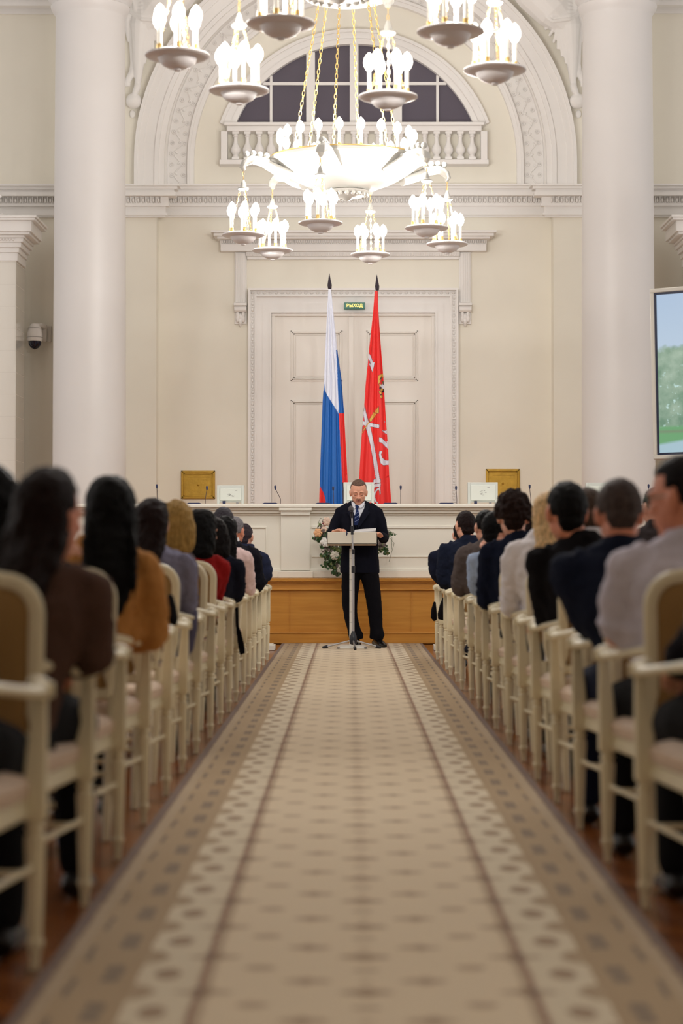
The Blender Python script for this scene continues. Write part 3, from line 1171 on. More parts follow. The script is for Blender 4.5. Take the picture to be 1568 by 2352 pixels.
def chandelier(cx, cy, zrim, label, off_deg, first=None):
    t = thing('chandelier', label, 'chandelier', (cx, cy, zrim))
    m = MB()
    # shallow bowl, local z=0 at rim
    m.lathe([(.002, -.31), (.05, -.31), (.07, -.29), (.16, -.275), (.3, -.24), (.44, -.185), (.56, -.12), (.66, -.05), (.71, -.01), (.74, .0), (.745, .025), (.73, .04), (.68, .035), (.5, .0), (.3, -.02), (.002, -.03)], seg=64)
    m.build('bowl', M_bowl, t)
    m = MB()
    m.lathe([(.002, -.36), (.03, -.355), (.05, -.335), (.12, -.325), (.2, -.3), (.23, -.275), (.2, -.265), (.1, -.26)], seg=32)
    for i in range(20):
        a = 2 * PI * i / 20
        m.ell((.19 * math.cos(a), .19 * math.sin(a), -.3), (.025, .025, .03), 6, 5)
    m.build('bowl_finial', M_bowl, t)
    MB().torus((0, 0, .032), .735, .011, 'Z', 64, 6).build('rim_ring', M_brass, t)
    # crown above
    m = MB()
    H = 1.55
    m.lathe([(.2, H - .02), (.3, H), (.4, H + .03), (.42, H + .06), (.36, H + .09), (.28, H + .12), (.15, H + .2), (.05, H + .25), (.002, H + .26)], seg=40)
    m.build('crown_bowl', M_bowl, t)
    m = MB().tube([(0, 0, H + .2), (0, 0, CEIL - zrim)], .02, 8)
    m.build('ceiling_rod', M_brass, t)
    # candles on the rim
    cm = MB()
    cm.lathe([(.03, 0), (.034, .008), (.018, .012), (.016, .035), (.018, .04)], seg=12)
    cm.lathe([(.0135, .035), (.0135, .155), (.011, .16)], seg=12, mi=1)
    bm_ = MB()
    bm_.lathe([(.008, .155), (.022, .17), (.036, .195), (.039, .218), (.033, .244), (.018, .268), (.003, .282)], seg=14)  # bulb drawn oversized, its bloom built into the shape
    c0 = cm.build('candle', [M_brass, M_candle], t)
    b0 = bm_.build('bulb', M_bulb, c0)
    for i in range(20):
        a = 2 * PI * (i + .5) / 20 + .05
        if i:
            c_ = c0.copy()
            b_ = b0.copy()
            col.objects.link(c_)
            col.objects.link(b_)
            c_.parent = t
            b_.parent = c_
        else:
            c_ = c0
        c_.location = (.64 * math.cos(a), .64 * math.sin(a), .03)
    ch0 = None
    arm_m = None
    lamp_me = None
    for i in range(6):
        th = math.radians(off_deg + 60 * i) - PI / 2     # direction angle; -90deg = towards camera
        dx, dy = math.cos(th), math.sin(th)
        # chains bowl->crown
        m = MB().chain((.53 * dx, .53 * dy, .03), (.27 * dx, .27 * dy, H), .062, .026, .0042)
        m.build('chain', M_brass, t)
        # curled arm shaped like a leaf scroll
        m = MB()
        pts = [(.55, -.14), (.7, -.09), (.82, -.03), (.93, -.015), (1.0, -.05), (1.02, -.09), (1.0, -.12)]
        m.tube([(p * dx, p * dy, z) for p, z in pts], [(.05, .09), (.05, .085), (.045, .07), (.04, .055), (.035, .05), (.028, .04), (.016, .02)], 12, ref=(-dy, dx, 0))
        for j in range(5):
            m.ell(((.72 + .065 * j) * dx, (.72 + .065 * j) * dy, .045 - .008 * abs(j - 3)), (.03, .03, .03), 8, 6)
        m.build('arm', M_bowl, t)
        # hanging lamp
        L0 = Vector((1.01 * dx, 1.01 * dy, -.74))
        if lamp_me is None:
            d = small_lamp_template().build('lamp_dish', M_dish, t)
            kids = []
            for j in range(6):
                a = 2 * PI * j / 6 + .35
                m = MB()
                ox, oy = .128 * math.cos(a), .128 * math.sin(a)
                m.lathe([(.034, .022), (.036, .03), (.018, .034), (.015, .06), (.017, .066)], (ox, oy, 0), 10)
                m.lathe([(.0125, .06), (.0125, .185), (.01, .19)], (ox, oy, 0), 10, mi=1)
                k_ = m.build('lamp_candle', [M_brass, M_candle], d)
                m = MB()
                m.lathe([(.008, .185), (.022, .198), (.035, .225), (.038, .248), (.033, .275), (.018, .3), (.003, .314)], (ox, oy, 0), 14)  # dish bulbs likewise swollen to imitate their bloom
                m.build('lamp_bulb', M_bulb, d)
            for j in range(3):
                a = 2 * PI * j / 3 + .9
                m = MB().chain((.13 * math.cos(a), .13 * math.sin(a), .02), (.03 * math.cos(a), .03 * math.sin(a), .435), .036, .016, .0024)
                m.build('lamp_chain', M_brass, d)
            m = MB()
            m.lathe([(.002, .43), (.04, .43), (.052, .442), (.052, .455), (.03, .462), (.024, .49), (.014, .52), (.006, .53), (.002, .535)], seg=20)
            m.build('lamp_cap', M_bowl, d)
            m = MB().chain((0, 0, .53), (0, 0, .64), .036, .016, .0028)
            m.build('hook_chain', M_brass, d)
            lamp_me = d
        else:
            d = copy_tree(lamp_me, t)
        d.location = L0
        d.rotation_euler = (0, 0, i * .9)
        # the lamp's own light, in the middle of its bulbs
        ld = bpy.data.lights.new('lamp_light', 'POINT')
        ld.energy = LAMP_W
        ld.color = (1.0, .965, .92)
        ld.shadow_soft_size = .03
        lo = bpy.data.objects.new('lamp_light', ld)
        col.objects.link(lo)
        lo.parent = d
        lo.location = (0, 0, .245)
    for i in range(5):
        a = 2 * PI * i / 5 + .05
        ld = bpy.data.lights.new('bowl_light', 'POINT')
        ld.energy = LAMP_W * 2.0
        ld.color = (1.0, .965, .92)
        ld.shadow_soft_size = .03
        lo = bpy.data.objects.new('bowl_light', ld)
        col.objects.link(lo)
        lo.parent = t
        lo.location = (.64 * math.cos(a), .64 * math.sin(a), .25)
    return t


YC1, YC2 = 19.4, 12.75
chandelier(X(796, YC1), YC1, Z(368, YC1) - .03, 'farther chandelier, its whole white bowl and six hanging lamps in view', -13.5)
c1z = Z(553, YC1) + .74
chandelier(X(777, YC2), YC2, Z(149, YC2) + .74, 'nearer chandelier, only its six hanging candle dishes in view at the top', -19)

# ================================================================== CARPET
CCX = .04
o = MB().box(-.76, .76, -2.2, YP - .035, 0, .012).build('carpet_runner', M_carpet, None, smooth=False)
o.location = (CCX, 0, .001)
tag(o, 'long beige patterned carpet runner down the aisle', 'carpet')

# low white boxes on the floor at the foot of the podium
for sx, lab in ((-1, 'low white floor box between the left front seats and the carpet'), (1, 'low white floor box between the right front seats and the carpet')):
    m = MB()
    y0 = 20.75
    xa = X(596, y0) if sx < 0 else X(983, y0)
    xb = X(640, y0) if sx < 0 else X(1025, y0)
    xa, xb = (xa - .5, xb - .04) if sx < 0 else (xa + .06, xb + .5)
    t = thing('floor_box', lab, 'floor box', ((xa + xb) / 2, y0, .001))
    h = (xb - xa) / 2
    m.box(-h, h, 0, .3, 0, .055)
    m.build('box_body', M_desk, t, bevel=.006)
    MB().box(-h + .02, h - .02, .03, .26, .055, .066).build('box_lid', M_desk, t, bevel=.004)

# ================================================================== CHAIRS
def make_chair():
    """white armchair, faces +Y; front legs at x=+-.28, y=.22"""
    t = thing('armchair', 'x', 'chair')
    # seat rail
    m = MB()
    def trap(z0, z1, ins, yf=.225, yb=-.2):
        b = [(-.225 + ins, yb + ins), (.225 - ins, yb + ins), (.268 - ins, yf - ins), (-.268 + ins, yf - ins)]
        return [[(x, y, z0) for x, y in b], [(x, y, z1) for x, y in b]]
    m.rings(trap(.362, .408, 0))
    m.rings(trap(.37, .385, -.006))
    m.build('seat_rail', M_chair, t, bevel=.004)
    m = MB()
    rs = []
    for z, ins in ((.408, .012), (.412, .0), (.425, -.004), (.43, .003), (.433, -.004), (.448, -.006), (.462, .012), (.474, .05), (.482, .11), (.485, .17)):
        ring = []
        for (xx, yy, sx, sy) in ((-.225, -.2, 1, 1), (.225, -.2, -1, 1), (.268, .225, -1, -1), (-.268, .225, 1, -1)):
            r_ = .035
            base = {(1, 1): PI, (-1, 1): 1.5 * PI, (-1, -1): 0, (1, -1): .5 * PI}[(sx, sy)]
            for q in range(5):
                a = base + q * PI / 8
                ring.append((xx + sx * (ins + r_) + r_ * math.cos(a), yy + sy * (ins * .85 + r_) + r_ * math.sin(a), z))
        rs.append(ring)
    m.rings(rs)
    m.build('seat_cushion', M_seat, t)
    # front legs: turned, fluted
    m = MB()
    m.lathe([(.004, 0), (.013, 0), (.012, .02), (.016, .05), (.021, .06), (.021, .07), (.017, .075)], seg=14)
    m.lathe([(.017, .075), (.0235, .27), (.025, .3), (.0245, .318)], seg=20, flute=.13)
    m.lathe([(.0245, .318), (.018, .326), (.024, .334), (.024, .34), (.017, .346), (.02, .356)], seg=14)
    fl_ = m.build('leg', M_chair, t)
    fl_.location = (-.28, .2, 0)
    f2 = fl_.copy()
    col.objects.link(f2)
    f2.parent = t
    f2.location = (.28, .2, 0)
    for s in (-1, 1):
        # block and arm support in one tapering post
        m = MB()
        rs = []
        for z, wx, wy, ox in ((.355, .024, .024, 0), (.362, .027, .026, 0), (.42, .027, .026, 0), (.45, .026, .024, .001), (.52, .0235, .02, .004), (.6, .019, .018, .008), (.655, .017, .017, .01)):
            c_ = s * (.28 + ox)
            rs.append([(c_ + a * wx, .2 + b * wy, z) for a, b in ((-.8, -1), (.8, -1), (1, -.8), (1, .8), (.8, 1), (-.8, 1), (-1, .8), (-1, -.8))])
        m.rings(rs)
        m.build('arm_support', M_chair, t)
        # armrest sweeping out from the stile, ending in a scroll with rosette
        m = MB()
        m.tube([(s * .213, -.215, .70), (s * .225, -.14, .695), (s * .26, -.03, .682), (s * .286, .08, .67), (s * .292, .17, .668), (s * .29, .215, .672)],
               [(.016, .016), (.017, .015), (.019, .014), (.02, .015), (.021, .018), (.018, .018)], 10)
        m.ell((s * .29, .215, .668), (.029, .034, .031), 14, 10)
        m.ell((s * .283, .175, .687), (.021, .03, .016), 12, 8)
        ar = m.build('armrest', M_chair, t)
        m = MB()
        m.torus((s * .296, .19, .656), .015, .0045, 'Y', 12, 5)
        m.ell((s * .296, .182, .656), (.007, .012, .007), 8, 5)
        m.torus((s * .318, .215, .668), .016, .004, 'X', 12, 5)
        m.build('rosette', M_chair, ar)
        # rear leg
        m = MB()
        m.tube([(s * .195, -.26, 0), (s * .2, -.235, .2), (s * .208, -.215, .36), (s * .212, -.21, .5)], [(.014, .014), (.018, .018), (.021, .021), (.019, .019)], 8)
        m.build('leg', M_chair, t)
        m = MB().tube([(s * .275, .19, .245), (s * .205, -.225, .235)], .0085, 8)
        m.build('stretcher', M_chair, t)
    MB().tube([(-.28, .195, .228), (.28, .195, .228)], .009, 8).build('stretcher', M_chair, t)
    MB().tube([(-.2, -.232, .228), (.2, -.232, .228)], .009, 8).build('stretcher', M_chair, t)
    # back frame: rounded, arched, raked
    def yb(z):
        return -.213 - max(z - .5, 0) * .13
    def outline(inset):
        pts = []
        w_, z0, z1, r_ = .2 - inset, .505 + inset, .925 - inset, .085 - inset * .7
        wt = w_ + .012
        pts.append((-w_, z0)); pts.append((w_, z0))
        for q in range(4):
            pts.append((w_ + (wt - w_) * (q + 1) / 5, z0 + (z1 - r_ - z0) * (q + 1) / 5))
        for q in range(7):
            a = q / 6 * PI / 2
            pts.append((wt - r_ + r_ * math.cos(a), z1 - r_ + r_ * math.sin(a)))
        for q in range(1, 6):
            x_ = (wt - r_) * (1 - q / 3)
            pts.append((x_, z1 + .014 * (1 - (x_ / (wt - r_)) ** 2)))
        for q in range(7):
            a = PI / 2 + q / 6 * PI / 2
            pts.append((-wt + r_ + r_ * math.cos(a), z1 - r_ + r_ * math.sin(a)))
        for q in range(4):
            pts.append((-wt + (wt - w_) * (q + 1) / 5, z1 - r_ - (z1 - r_ - z0) * (q + 1) / 5))
        return pts
    m = MB()
    ol = outline(0)
    n_ = len(ol)
    cz_ = .72
    rs = []
    for i in range(n_ + 1):
        x_, z_ = ol[i % n_]
        xn, zn = ol[(i + 1) % n_]
        xp, zp = ol[(i - 1) % n_]
        tx_, tz_ = xn - xp, zn - zp
        L_ = math.hypot(tx_, tz_) or 1
        nx_, nz_ = tz_ / L_, -tx_ / L_
        ring = []
        for (u, v) in ((-.022, -.008), (-.016, -.018), (.008, -.021), (.019, -.014), (.022, 0), (.019, .014), (.008, .021), (-.016, .018), (-.022, .008)):
            ring.append((x_ + nx_ * u, yb(z_) + v, z_ + nz_ * u))
        rs.append(ring)
    m.rings(rs, False)
    m.build('back_frame', M_chair, t)
    m = MB()
    il = outline(.012)
    n_ = len(il)
    c2 = (0, .71)
    rs = []
    for k_, dy in ((1, -.006), (.93, -.018), (.7, -.027), (.3, -.031)):
        rs.append([(c2[0] + (x_ - c2[0]) * k_, yb(z_) + dy, c2[1] + (z_ - c2[1]) * k_) for x_, z_ in il])
    m.rings(rs[::-1], True)
    rs = []
    for k_, dy in ((1, -.006), (1, .006), (.93, .018), (.7, .03), (.3, .034)):
        rs.append([(c2[0] + (x_ - c2[0]) * k_, yb(z_) + dy, c2[1] + (z_ - c2[1]) * k_) for x_, z_ in il])
    m.rings(rs, True)
    m.build('back_upholstery', M_olive, t)
    return t


LXC, RXC = -1.03, 1.112
LY = [4.92 + .8765 * k for k in range(17)]
RY = [5.77, 6.63, 7.42, 8.18, 9.03, 9.80, 10.66, 11.61, 12.30, 13.12, 13.95, 14.89, 15.80, 16.64, 17.46, 18.24, 19.12]
chair0 = make_chair()
used = False
OCC_L = {0: 'under person outside the frame', 2: 'under person cut by left edge', 1: 'under woman in the dark brown sweater', 3: 'under woman in the golden tan coat',
         6: 'under woman with blue-grey coat', 7: 'under blonde woman', 9: 'under person in the dark red jacket', 10: 'under navy sleeve behind red jacket',
         12: 'under person in the pale pink shirt', 13: 'under dark-grey-haired man', 14: 'under grey-haired man', 16: 'under person in the blue-grey hood'}
OCC_R = {0: 'under person outside the frame', 1: 'under man in the pale grey shirt', 2: 'under man in the navy jacket', 4: 'under man in black jacket', 5: 'under man with white collar',
         6: 'under blonde woman in the white blouse', 8: 'under curly-haired man in the navy vest', 9: 'under long-haired dark woman', 10: 'under person resting cheek on hand',
         11: 'under man in the grey tweed jacket', 14: 'under man in the navy suit', 15: 'under person leaning out past the navy suit'}


def put_chair(x, y, label, rz=0.0):
    global used
    if not used:
        c = chair0
        used = True
    else:
        c = copy_tree(chair0)
    c.location = (x, y - .2, .001)
    c.rotation_euler = (0, 0, rz)
    tag(c, label, 'chair', 'ivory armchairs lining the aisle')
    return c


rnd = random.Random(11)
for k, y in enumerate(LY):
    dsc = OCC_L.get(k, 'empty')
    put_chair(LXC + rnd.uniform(-.006, .006), y, 'armchair left of aisle, %s from front, %s' % (ORD[16 - k], dsc), rnd.uniform(-.012, .012))
for k, y in enumerate(RY):
    dsc = OCC_R.get(k, 'empty')
    put_chair(RXC + rnd.uniform(-.006, .006), y, 'armchair right of aisle, %s from front, %s' % (ORD[16 - k], dsc), rnd.uniform(-.012, .012))

# ================================================================== FIGURES
def H_skin(i):
    return (M_skin, M_skin2)[i % 2]


def head_mesh(m, c, R, face=True, s=1.0):
    """head centred at c; R orients local x right, y forward, z up"""
    def q(x, y, z):
        return c + R @ Vector((x * s, y * s, z * s))
    r3 = R
    m.ell(c + R @ Vector((0, -.012 * s, .022 * s)), (.076 * s, .094 * s, .096 * s), 18, 12, rot=r3)
    m.ell(q(0, .012, -.04), (.066 * s, .076 * s, .075 * s), 16, 10, rot=r3)
    m.ell(q(0, .045, -.092), (.038 * s, .032 * s, .026 * s), 12, 8, rot=r3)          # chin
    m.ell(q(0, -.02, -.06), (.056 * s, .05 * s, .06 * s), 12, 8, rot=r3)
    for sx in (-1, 1):
        m.ell(q(sx * .077, -.004, -.012), (.01 * s, .02 * s, .033 * s), 10, 8, rot=r3)   # ear
        m.ell(q(sx * .084, -.012, -.002), (.006 * s, .016 * s, .02 * s), 8, 6, rot=r3)
        m.ell(q(sx * .036, .064, -.022), (.024 * s, .018 * s, .018 * s), 10, 7, rot=r3)   # cheekbone
        m.ell(q(sx * .03, .076, .022), (.026 * s, .012 * s, .009 * s), 10, 6, rot=r3)    # brow
        if face:
            m.ell(q(sx * .031, .072, .003), (.015 * s, .013 * s, .010 * s), 10, 7, rot=r3)    # closed eyelid
    m.tube([q(0, .078, .018), q(0, .09, -.004), q(0, .1, -.026)], [.008 * s, .009 * s, .013 * s], 8)
    m.ell(q(0, .1, -.029), (.014 * s, .013 * s, .011 * s), 10, 7, rot=r3)
    for sx in (-1, 1):
        m.ell(q(sx * .013, .092, -.032), (.008 * s, .01 * s, .008 * s), 8, 6, rot=r3)
    if face:
        m.ell(q(0, .078, -.055), (.026 * s, .012 * s, .0065 * s), 10, 6, rot=r3)
        m.ell(q(0, .077, -.068), (.022 * s, .012 * s, .0075 * s), 10, 6, rot=r3)


def hand(m, wr, d, nrm, curl=.5, side=1, s=1.0):
    """hand rooted at wrist wr, pointing along d, palm facing nrm"""
    d = Vector(d).normalized()
    nrm = Vector(nrm)
    nrm = (nrm - d * nrm.dot(d)).normalized()
    sd = d.cross(nrm).normalized() * side        # thumb side
    wr = Vector(wr)
    m.tube([wr - d * .02, wr + d * .02, wr + d * .055, wr + d * .09], [(.024 * s, .018 * s), (.033 * s, .016 * s), (.041 * s, .015 * s), (.04 * s, .013 * s)], 12, ref=nrm)
    for i, (L, o) in enumerate(((.068, .03), (.078, .0105), (.072, -.0105), (.056, -.03))):
        b = wr + d * (.082 * s) + sd * (o * s)
        p = [b]
        ang = 0
        cur = b
        for j, seg in enumerate((.45, .32, .23)):
            ang += curl * (0.55, .8, .6)[j]
            cur = cur + (d * math.cos(ang) + nrm * math.sin(ang)) * (L * seg * s)
            p.append(cur)
        m.tube(p, [.0098 * s, .0094 * s, .0086 * s, .0075 * s], 8)
        m.ell(p[-1], (.0075 * s,) * 3, 8, 6)
    b = wr + d * (.02 * s) + sd * (.026 * s)
    p = [b, b + (d * .55 + sd * .8).normalized() * .035 * s, b + (d * .8 + sd * .75 + nrm * .3).normalized() * .062 * s, b + (d * 1 + sd * .55 + nrm * .5).normalized() * .085 * s]
    m.tube(p, [.015 * s, .0125 * s, .0108 * s, .009 * s], 8)
    m.ell(p[-1], (.009 * s,) * 3, 8, 6)


def hair_mesh(kind, c, R, s=1.0, seed=1):
    m = MB()
    rnd = random.Random(seed)

    def q(x, y, z):
        return c + R @ Vector((x * s, y * s, z * s))
    # cap : ellipsoid pushed inside the skull over the face and neck
    rg, sg = 16, 26
    rs = []
    thick = {'short': .007, 'crop': .004, 'curly': .016, 'bob': .014, 'long': .012, 'bald': .003}[kind]
    for i in range(rg + 1):
        t = PI * i / rg
        ring = []
        for j in range(sg):
            a = 2 * PI * j / sg
            x, y, z = math.sin(t) * math.cos(a), math.sin(t) * math.sin(a), -math.cos(t)
            k = 1.0
            low = -.45 if kind in ('short', 'crop', 'curly') else -.9
            if y > .25 and z < .42 + (.2 if kind == 'bald' else 0):
                k = .8
            if z < low:
                k = .75
            if abs(x) > .75 and y > -.1 and z < 0.02 and kind in ('short', 'crop'):
                k = .86
            rx, ryy, rz = .076 + thick, .094 + thick, .096 + thick
            ring.append(q(x * rx * k, -.012 + y * ryy * k, .022 + z * rz * k))
        rs.append(ring)
    m.rings(rs)
    if kind in ('short', 'crop', 'curly', 'bald'):
        # nape
        m.tube([q(0, -.06, 0), q(0, -.064, -.05), q(0, -.05, -.082)], [(.062 * s, .038 * s), (.056 * s, .03 * s), (.036 * s, .016 * s)], 14, ref=R @ Vector((0, 1, 0)))
    if kind == 'curly':
        for i in range(150):
            a, t = rnd.uniform(0, 2 * PI), math.acos(rnd.uniform(-.45, 1))
            x, y, z = math.sin(t) * math.cos(a), math.sin(t) * math.sin(a), math.cos(t)
            if y > .35 and z < .5:
                continue
            r = rnd.uniform(.011, .018) * s
            m.ell(q(x * .09, -.012 + y * .108, .022 + z * .112), (r, r, r), 7, 5)
    if kind == 'bob':
        f = R @ Vector((0, 1, 0))
        m.tube([q(0, -.02, .06), q(0, -.03, -.0), q(0, -.035, -.07), q(0, -.04, -.13), q(0, -.05, -.165)], [(.085 * s, .09 * s), (.1 * s, .088 * s), (.105 * s, .078 * s), (.1 * s, .066 * s), (.075 * s, .045 * s)], 20, ref=f)
    if kind == 'long':
        f = R @ Vector((0, 1, 0))
        m.tube([q(0, -.02, .06), q(0, -.03, .0), q(0, -.045, -.08), q(0, -.085, -.16), q(0, -.115, -.24), q(0, -.125, -.31), q(.01, -.12, -.37)],
               [(.082 * s, .085 * s), (.09 * s, .08 * s), (.092 * s, .066 * s), (.09 * s, .05 * s), (.084 * s, .036 * s), (.068 * s, .026 * s), (.03 * s, .012 * s)], 20, ref=f)
        for i in range(16):
            u = rnd.uniform(-.085, .085)
            y = -.09 + .02 * math.cos(u * 18)
            m.tube([q(u * .9, y + .01, -.04), q(u, y - .03, -.14), q(u * 1.02, y - .055, -.24), q(u * .95 + rnd.uniform(-.01, .01), y - .055, -.33 - rnd.uniform(0, .06))],
                   [.008 * s, .012 * s, .01 * s, .004 * s], 6)
    return m


FAB = {}
TEX = {}


def displace(o, size, strength, kind='CLOUDS'):
    key = (kind, size)
    if key not in TEX:
        t_ = bpy.data.textures.new('folds_%d' % int(size * 1000), kind)
        t_.noise_scale = size
        TEX[key] = t_
    d = o.modifiers.new('folds', 'DISPLACE')
    d.texture = TEX[key]
    d.strength = strength
    d.mid_level = 0.5
    d.texture_coords = 'GLOBAL'
    return o




def fabric(name, rgb, rough=.85, bump=.35, bs=180, var=.1):
    m_ = mat(name, rgb, .95, bump=bump, bscale=bs, var=var, vscale=10)
    m_.node_tree.nodes['Principled BSDF'].inputs['Specular IOR Level'].default_value = .15
    return m_


def hairmat(name, rgb):
    m_ = mat(name, rgb, .5, bump=1.0, bscale=28, stretch=(9, 9, .5), var=.45, vscale=18)
    m_.node_tree.nodes['Principled BSDF'].inputs['Specular IOR Level'].default_value = .12
    return m_


def seated(name, label, side, Y, head, top, topname, hair, haircol, cx=None, sh=None, elbow=None, hnd=None, yaw=0, pitch=-.12, skin=0,
           trousers=(26, 24, 30), tr_name='dark_trousers', shoulder=.19, lean=.02, sleeve=1.0, s=1.0, shoe=(18, 16, 18), collar=None, knee_out=0, thick=1.0, extra=None, cuff=None, inner=None,
           rough_sleeve=None):
    """person seated facing +Y. side=+1: aisle on their right (left block)... aisle direction in x.
       Y torso depth, head = (x, ztop)"""
    if cx is None:
        cx = LXC if side > 0 else RXC
    t = thing(name, label, 'person', (cx, Y, .001))
    hx = head[0] - cx
    hz = head[1]
    hc = Vector((hx, lean + .03, hz - .125 * s))
    shz = hz - .275 * s
    shx = (hx * .75) if sh is None else sh - cx
    shp = Vector((shx, lean * .8, shz))
    hip = Vector((0, .0, .5))
    R = (Euler((pitch, 0, yaw)).to_matrix())
    W = shoulder
    # joints
    J = {}
    ax = side
    ex, ey, ez = elbow if elbow else ((cx + ax * .27), .09, .70)
    eA = Vector((ex - cx, ey, ez))
    sA = shp + Vector((ax * (W - .012), 0, -.05))
    sB = shp + Vector((-ax * (W - .012), 0, -.05))
    eB = Vector((shx * .6 - ax * (W + .05), .04, .72))
    if hnd:
        hA = Vector((hnd[0] - cx, hnd[1], hnd[2]))
    else:
        hA = Vector((ax * .18, .3, .66))
    hB = Vector((-ax * .05, .3, .62))
    FA = (hA - eA)
    if FA.length > .27:
        hA = eA + FA.normalized() * .25
    FB = hB - eB
    hB = eB + FB.normalized() * .25
    kA = Vector((ax * (.12 + knee_out), .44, .5))
    kB = Vector((-ax * .13, .44, .5))
    fA = Vector((ax * (.13 + knee_out), .40, .075))
    fB = Vector((-ax * .13, .44, .075))
    # ---- body
    m = MB()
    mid = hip.lerp(shp, .5) + Vector((0, -.015, 0))
    F1 = (0, 1, 0)
    m.tube([hip - Vector((0, 0, .02)), hip + Vector((0, 0, .06)), mid, hip.lerp(shp, .82), shp, shp + Vector((0, .005, .045))],
           [(.15, .11), (.155, .115), (.135, .1), (.155, .105), (W * .85, .08), (.06, .055)], 18, ref=F1)
    m.tube([shp + Vector((0, -.005, 0)), hc + R @ Vector((0, -.02, -.05))], [(.058, .056), (.052, .052)], 14)
    head_mesh(m, hc, R, True, s)
    for (a, b, c_) in ((sA, eA, hA), (sB, eB, hB)):
        m.limb([a, a.lerp(b, .5), b], [.046, .042, .036], 12)
        m.limb([b, b.lerp(c_, .4), c_], [.037, .034, .024], 12)
    for (h_, k_, f_) in ((Vector((ax * .09, .04, .53)), kA, fA), (Vector((-ax * .09, .04, .53)), kB, fB)):
        m.limb([h_, h_.lerp(k_, .5), k_], [.075, .066, .05], 12)
        m.limb([k_, k_.lerp(f_, .4), f_], [.05, .048, .034], 12)
        m.ell(f_ + Vector((0, .05, -.03)), (.035, .1, .03), 12, 8)
    hand(m, hA, hA - eA, (0, .3, -1) if not hnd else (-ax * .6, .5, .2), .7, ax if not hnd else -ax, s)
    hand(m, hB, hB - eB, (0, .2, -1), .7, -ax, s)
    m.build('body', H_skin(skin), t, voxel=.0065, sm=2)
    # ---- top garment
    k = thick
    mt = fabric(topname, top)
    m = MB()
    zs = [(hip - Vector((0, 0, .03)), (.195 * k, .14 * k)), (hip + Vector((0, 0, .05)), (.192 * k, .138 * k)), (mid, (.175 * k, .126 * k)), (hip.lerp(shp, .8), (.192 * k, .13 * k)),
          (shp + Vector((0, 0, -.045)), (W * 1.04, .11 * k)), (shp + Vector((0, 0, .0)), (W * .86, .092)), (shp + Vector((0, 0, .032)), (W * .56, .076)), (shp + Vector((0, -.004, .055)), (.078, .07)), (shp + Vector((0, .0, .075)), (.066, .062))]
    m.tube([a for a, b in zs], [b for a, b in zs], 22, ref=F1)
    rs_ = .066 * k
    def sleeve_(a, b, c_, frac, fold=0):
        p = [a + Vector((0, 0, .0)), a.lerp(b, .35), a.lerp(b, .7), b]
        r = [rs_ * .9, rs_ * .92, rs_ * .88, rs_ * .84]
        m.tube([shp + Vector((math.copysign(W * .5, a.x - shp.x), 0, -.06)), a.lerp(b, .22), a.lerp(b, .5)], [(.07, .1 * k), (.062, .085), (.05, .06)], 12)
        hipside = Vector((hip.x + math.copysign(.12, a.x - shp.x), -.01, .66))
        if k > 1.03:
            m.tube([hipside, a.lerp(b, .6).lerp(hipside, .35), a.lerp(b, .45)], [(.07, .09), (.06, .075), (.05, .06)], 12)
        if frac < .6:
            q_ = frac / .6
            p = [a, a.lerp(b, .35), a.lerp(b, .7), a.lerp(b, q_)]
            m.limb(p, r, 14)
            e_ = p[-1]
            m.torus(e_, rs_ * .78, .014, 'Z', 16, 6, rot=Vector((0, 0, 1)).rotation_difference((b - a).normalized()).to_matrix())
            return
        m.limb(p, r, 14)
        m.limb([b, b.lerp(c_, .35), b.lerp(c_, .92 * min(frac, 1))], [rs_ * .86, rs_ * .76, rs_ * .58], 12)
        # folds about the elbow
        for i in range(3):
            o_ = a.lerp(b, .6 + .14 * i)
            m.torus(o_, rs_ * .82, .012, 'Z', 14, 5, rot=Vector((.3 * ax, .2, 1)).rotation_difference((b - a).normalized()).to_matrix())
    sleeve_(sA, eA, hA, sleeve)
    sleeve_(sB, eB, hB, 1.0)
    for i in range(5):
        z_ = .58 + i * .07
        cc = hip.lerp(shp, (z_ - .5) / (shz - .5))
        m.tube([cc + Vector((-.13, -.085 * k, .02)), cc + Vector((-.03, -.122 * k, -.01 * (-1) ** i)), cc + Vector((.08, -.118 * k, .012)), cc + Vector((.15, -.07 * k, -.01))], .011, 6)
    if inner:
        # waistcoat: sleeves in another colour
        g1 = m.build('vest', mt, t, voxel=.009, sm=3)
    else:
        g1 = m.build('top' if collar is None else 'jacket', mt, t, voxel=.009, sm=3)
    displace(g1, .075, .026)
    displace(g1, .03, .008)
    if collar:
        m = MB()
        cc = shp + Vector((0, -.002, .085))
        m.tube([cc - Vector((0, 0, .03)), cc + Vector((0, .002, .012))], [(.069, .066), (.061, .06)], 20, ref=F1)
        m.build('shirt_collar', fabric('collar_white' if collar == 1 else 'collar_navy', (236, 234, 236) if collar == 1 else (22, 28, 52)), t)
    if extra == 'hood':
        m = MB()
        cc = shp + Vector((0, -.06, .03))
        m.ell(cc, (.13, .075, .055), 18, 10)
        m.torus(shp + Vector((0, -.02, .06)), .09, .03, 'Z', 20, 8)
        m.build('hood', mt, t, voxel=.009, sm=3)
    # ---- trousers
    m = MB()
    m.tube([Vector((0, .0, .462)), Vector((0, .01, .56))], [(.2, .145), (.185, .14)], 18, ref=F1)
    for (h_, k_, f_) in ((Vector((ax * .09, .03, .545)), kA, fA), (Vector((-ax * .09, .03, .545)), kB, fB)):
        m.limb([h_, h_.lerp(k_, .5), k_], [.105, .098, .074], 14)
        m.limb([k_, k_.lerp(f_, .5), f_ + Vector((0, 0, .03))], [.064, .06, .052], 14)
    m.build('trousers', fabric(tr_name, trousers), t, voxel=.011, sm=2)
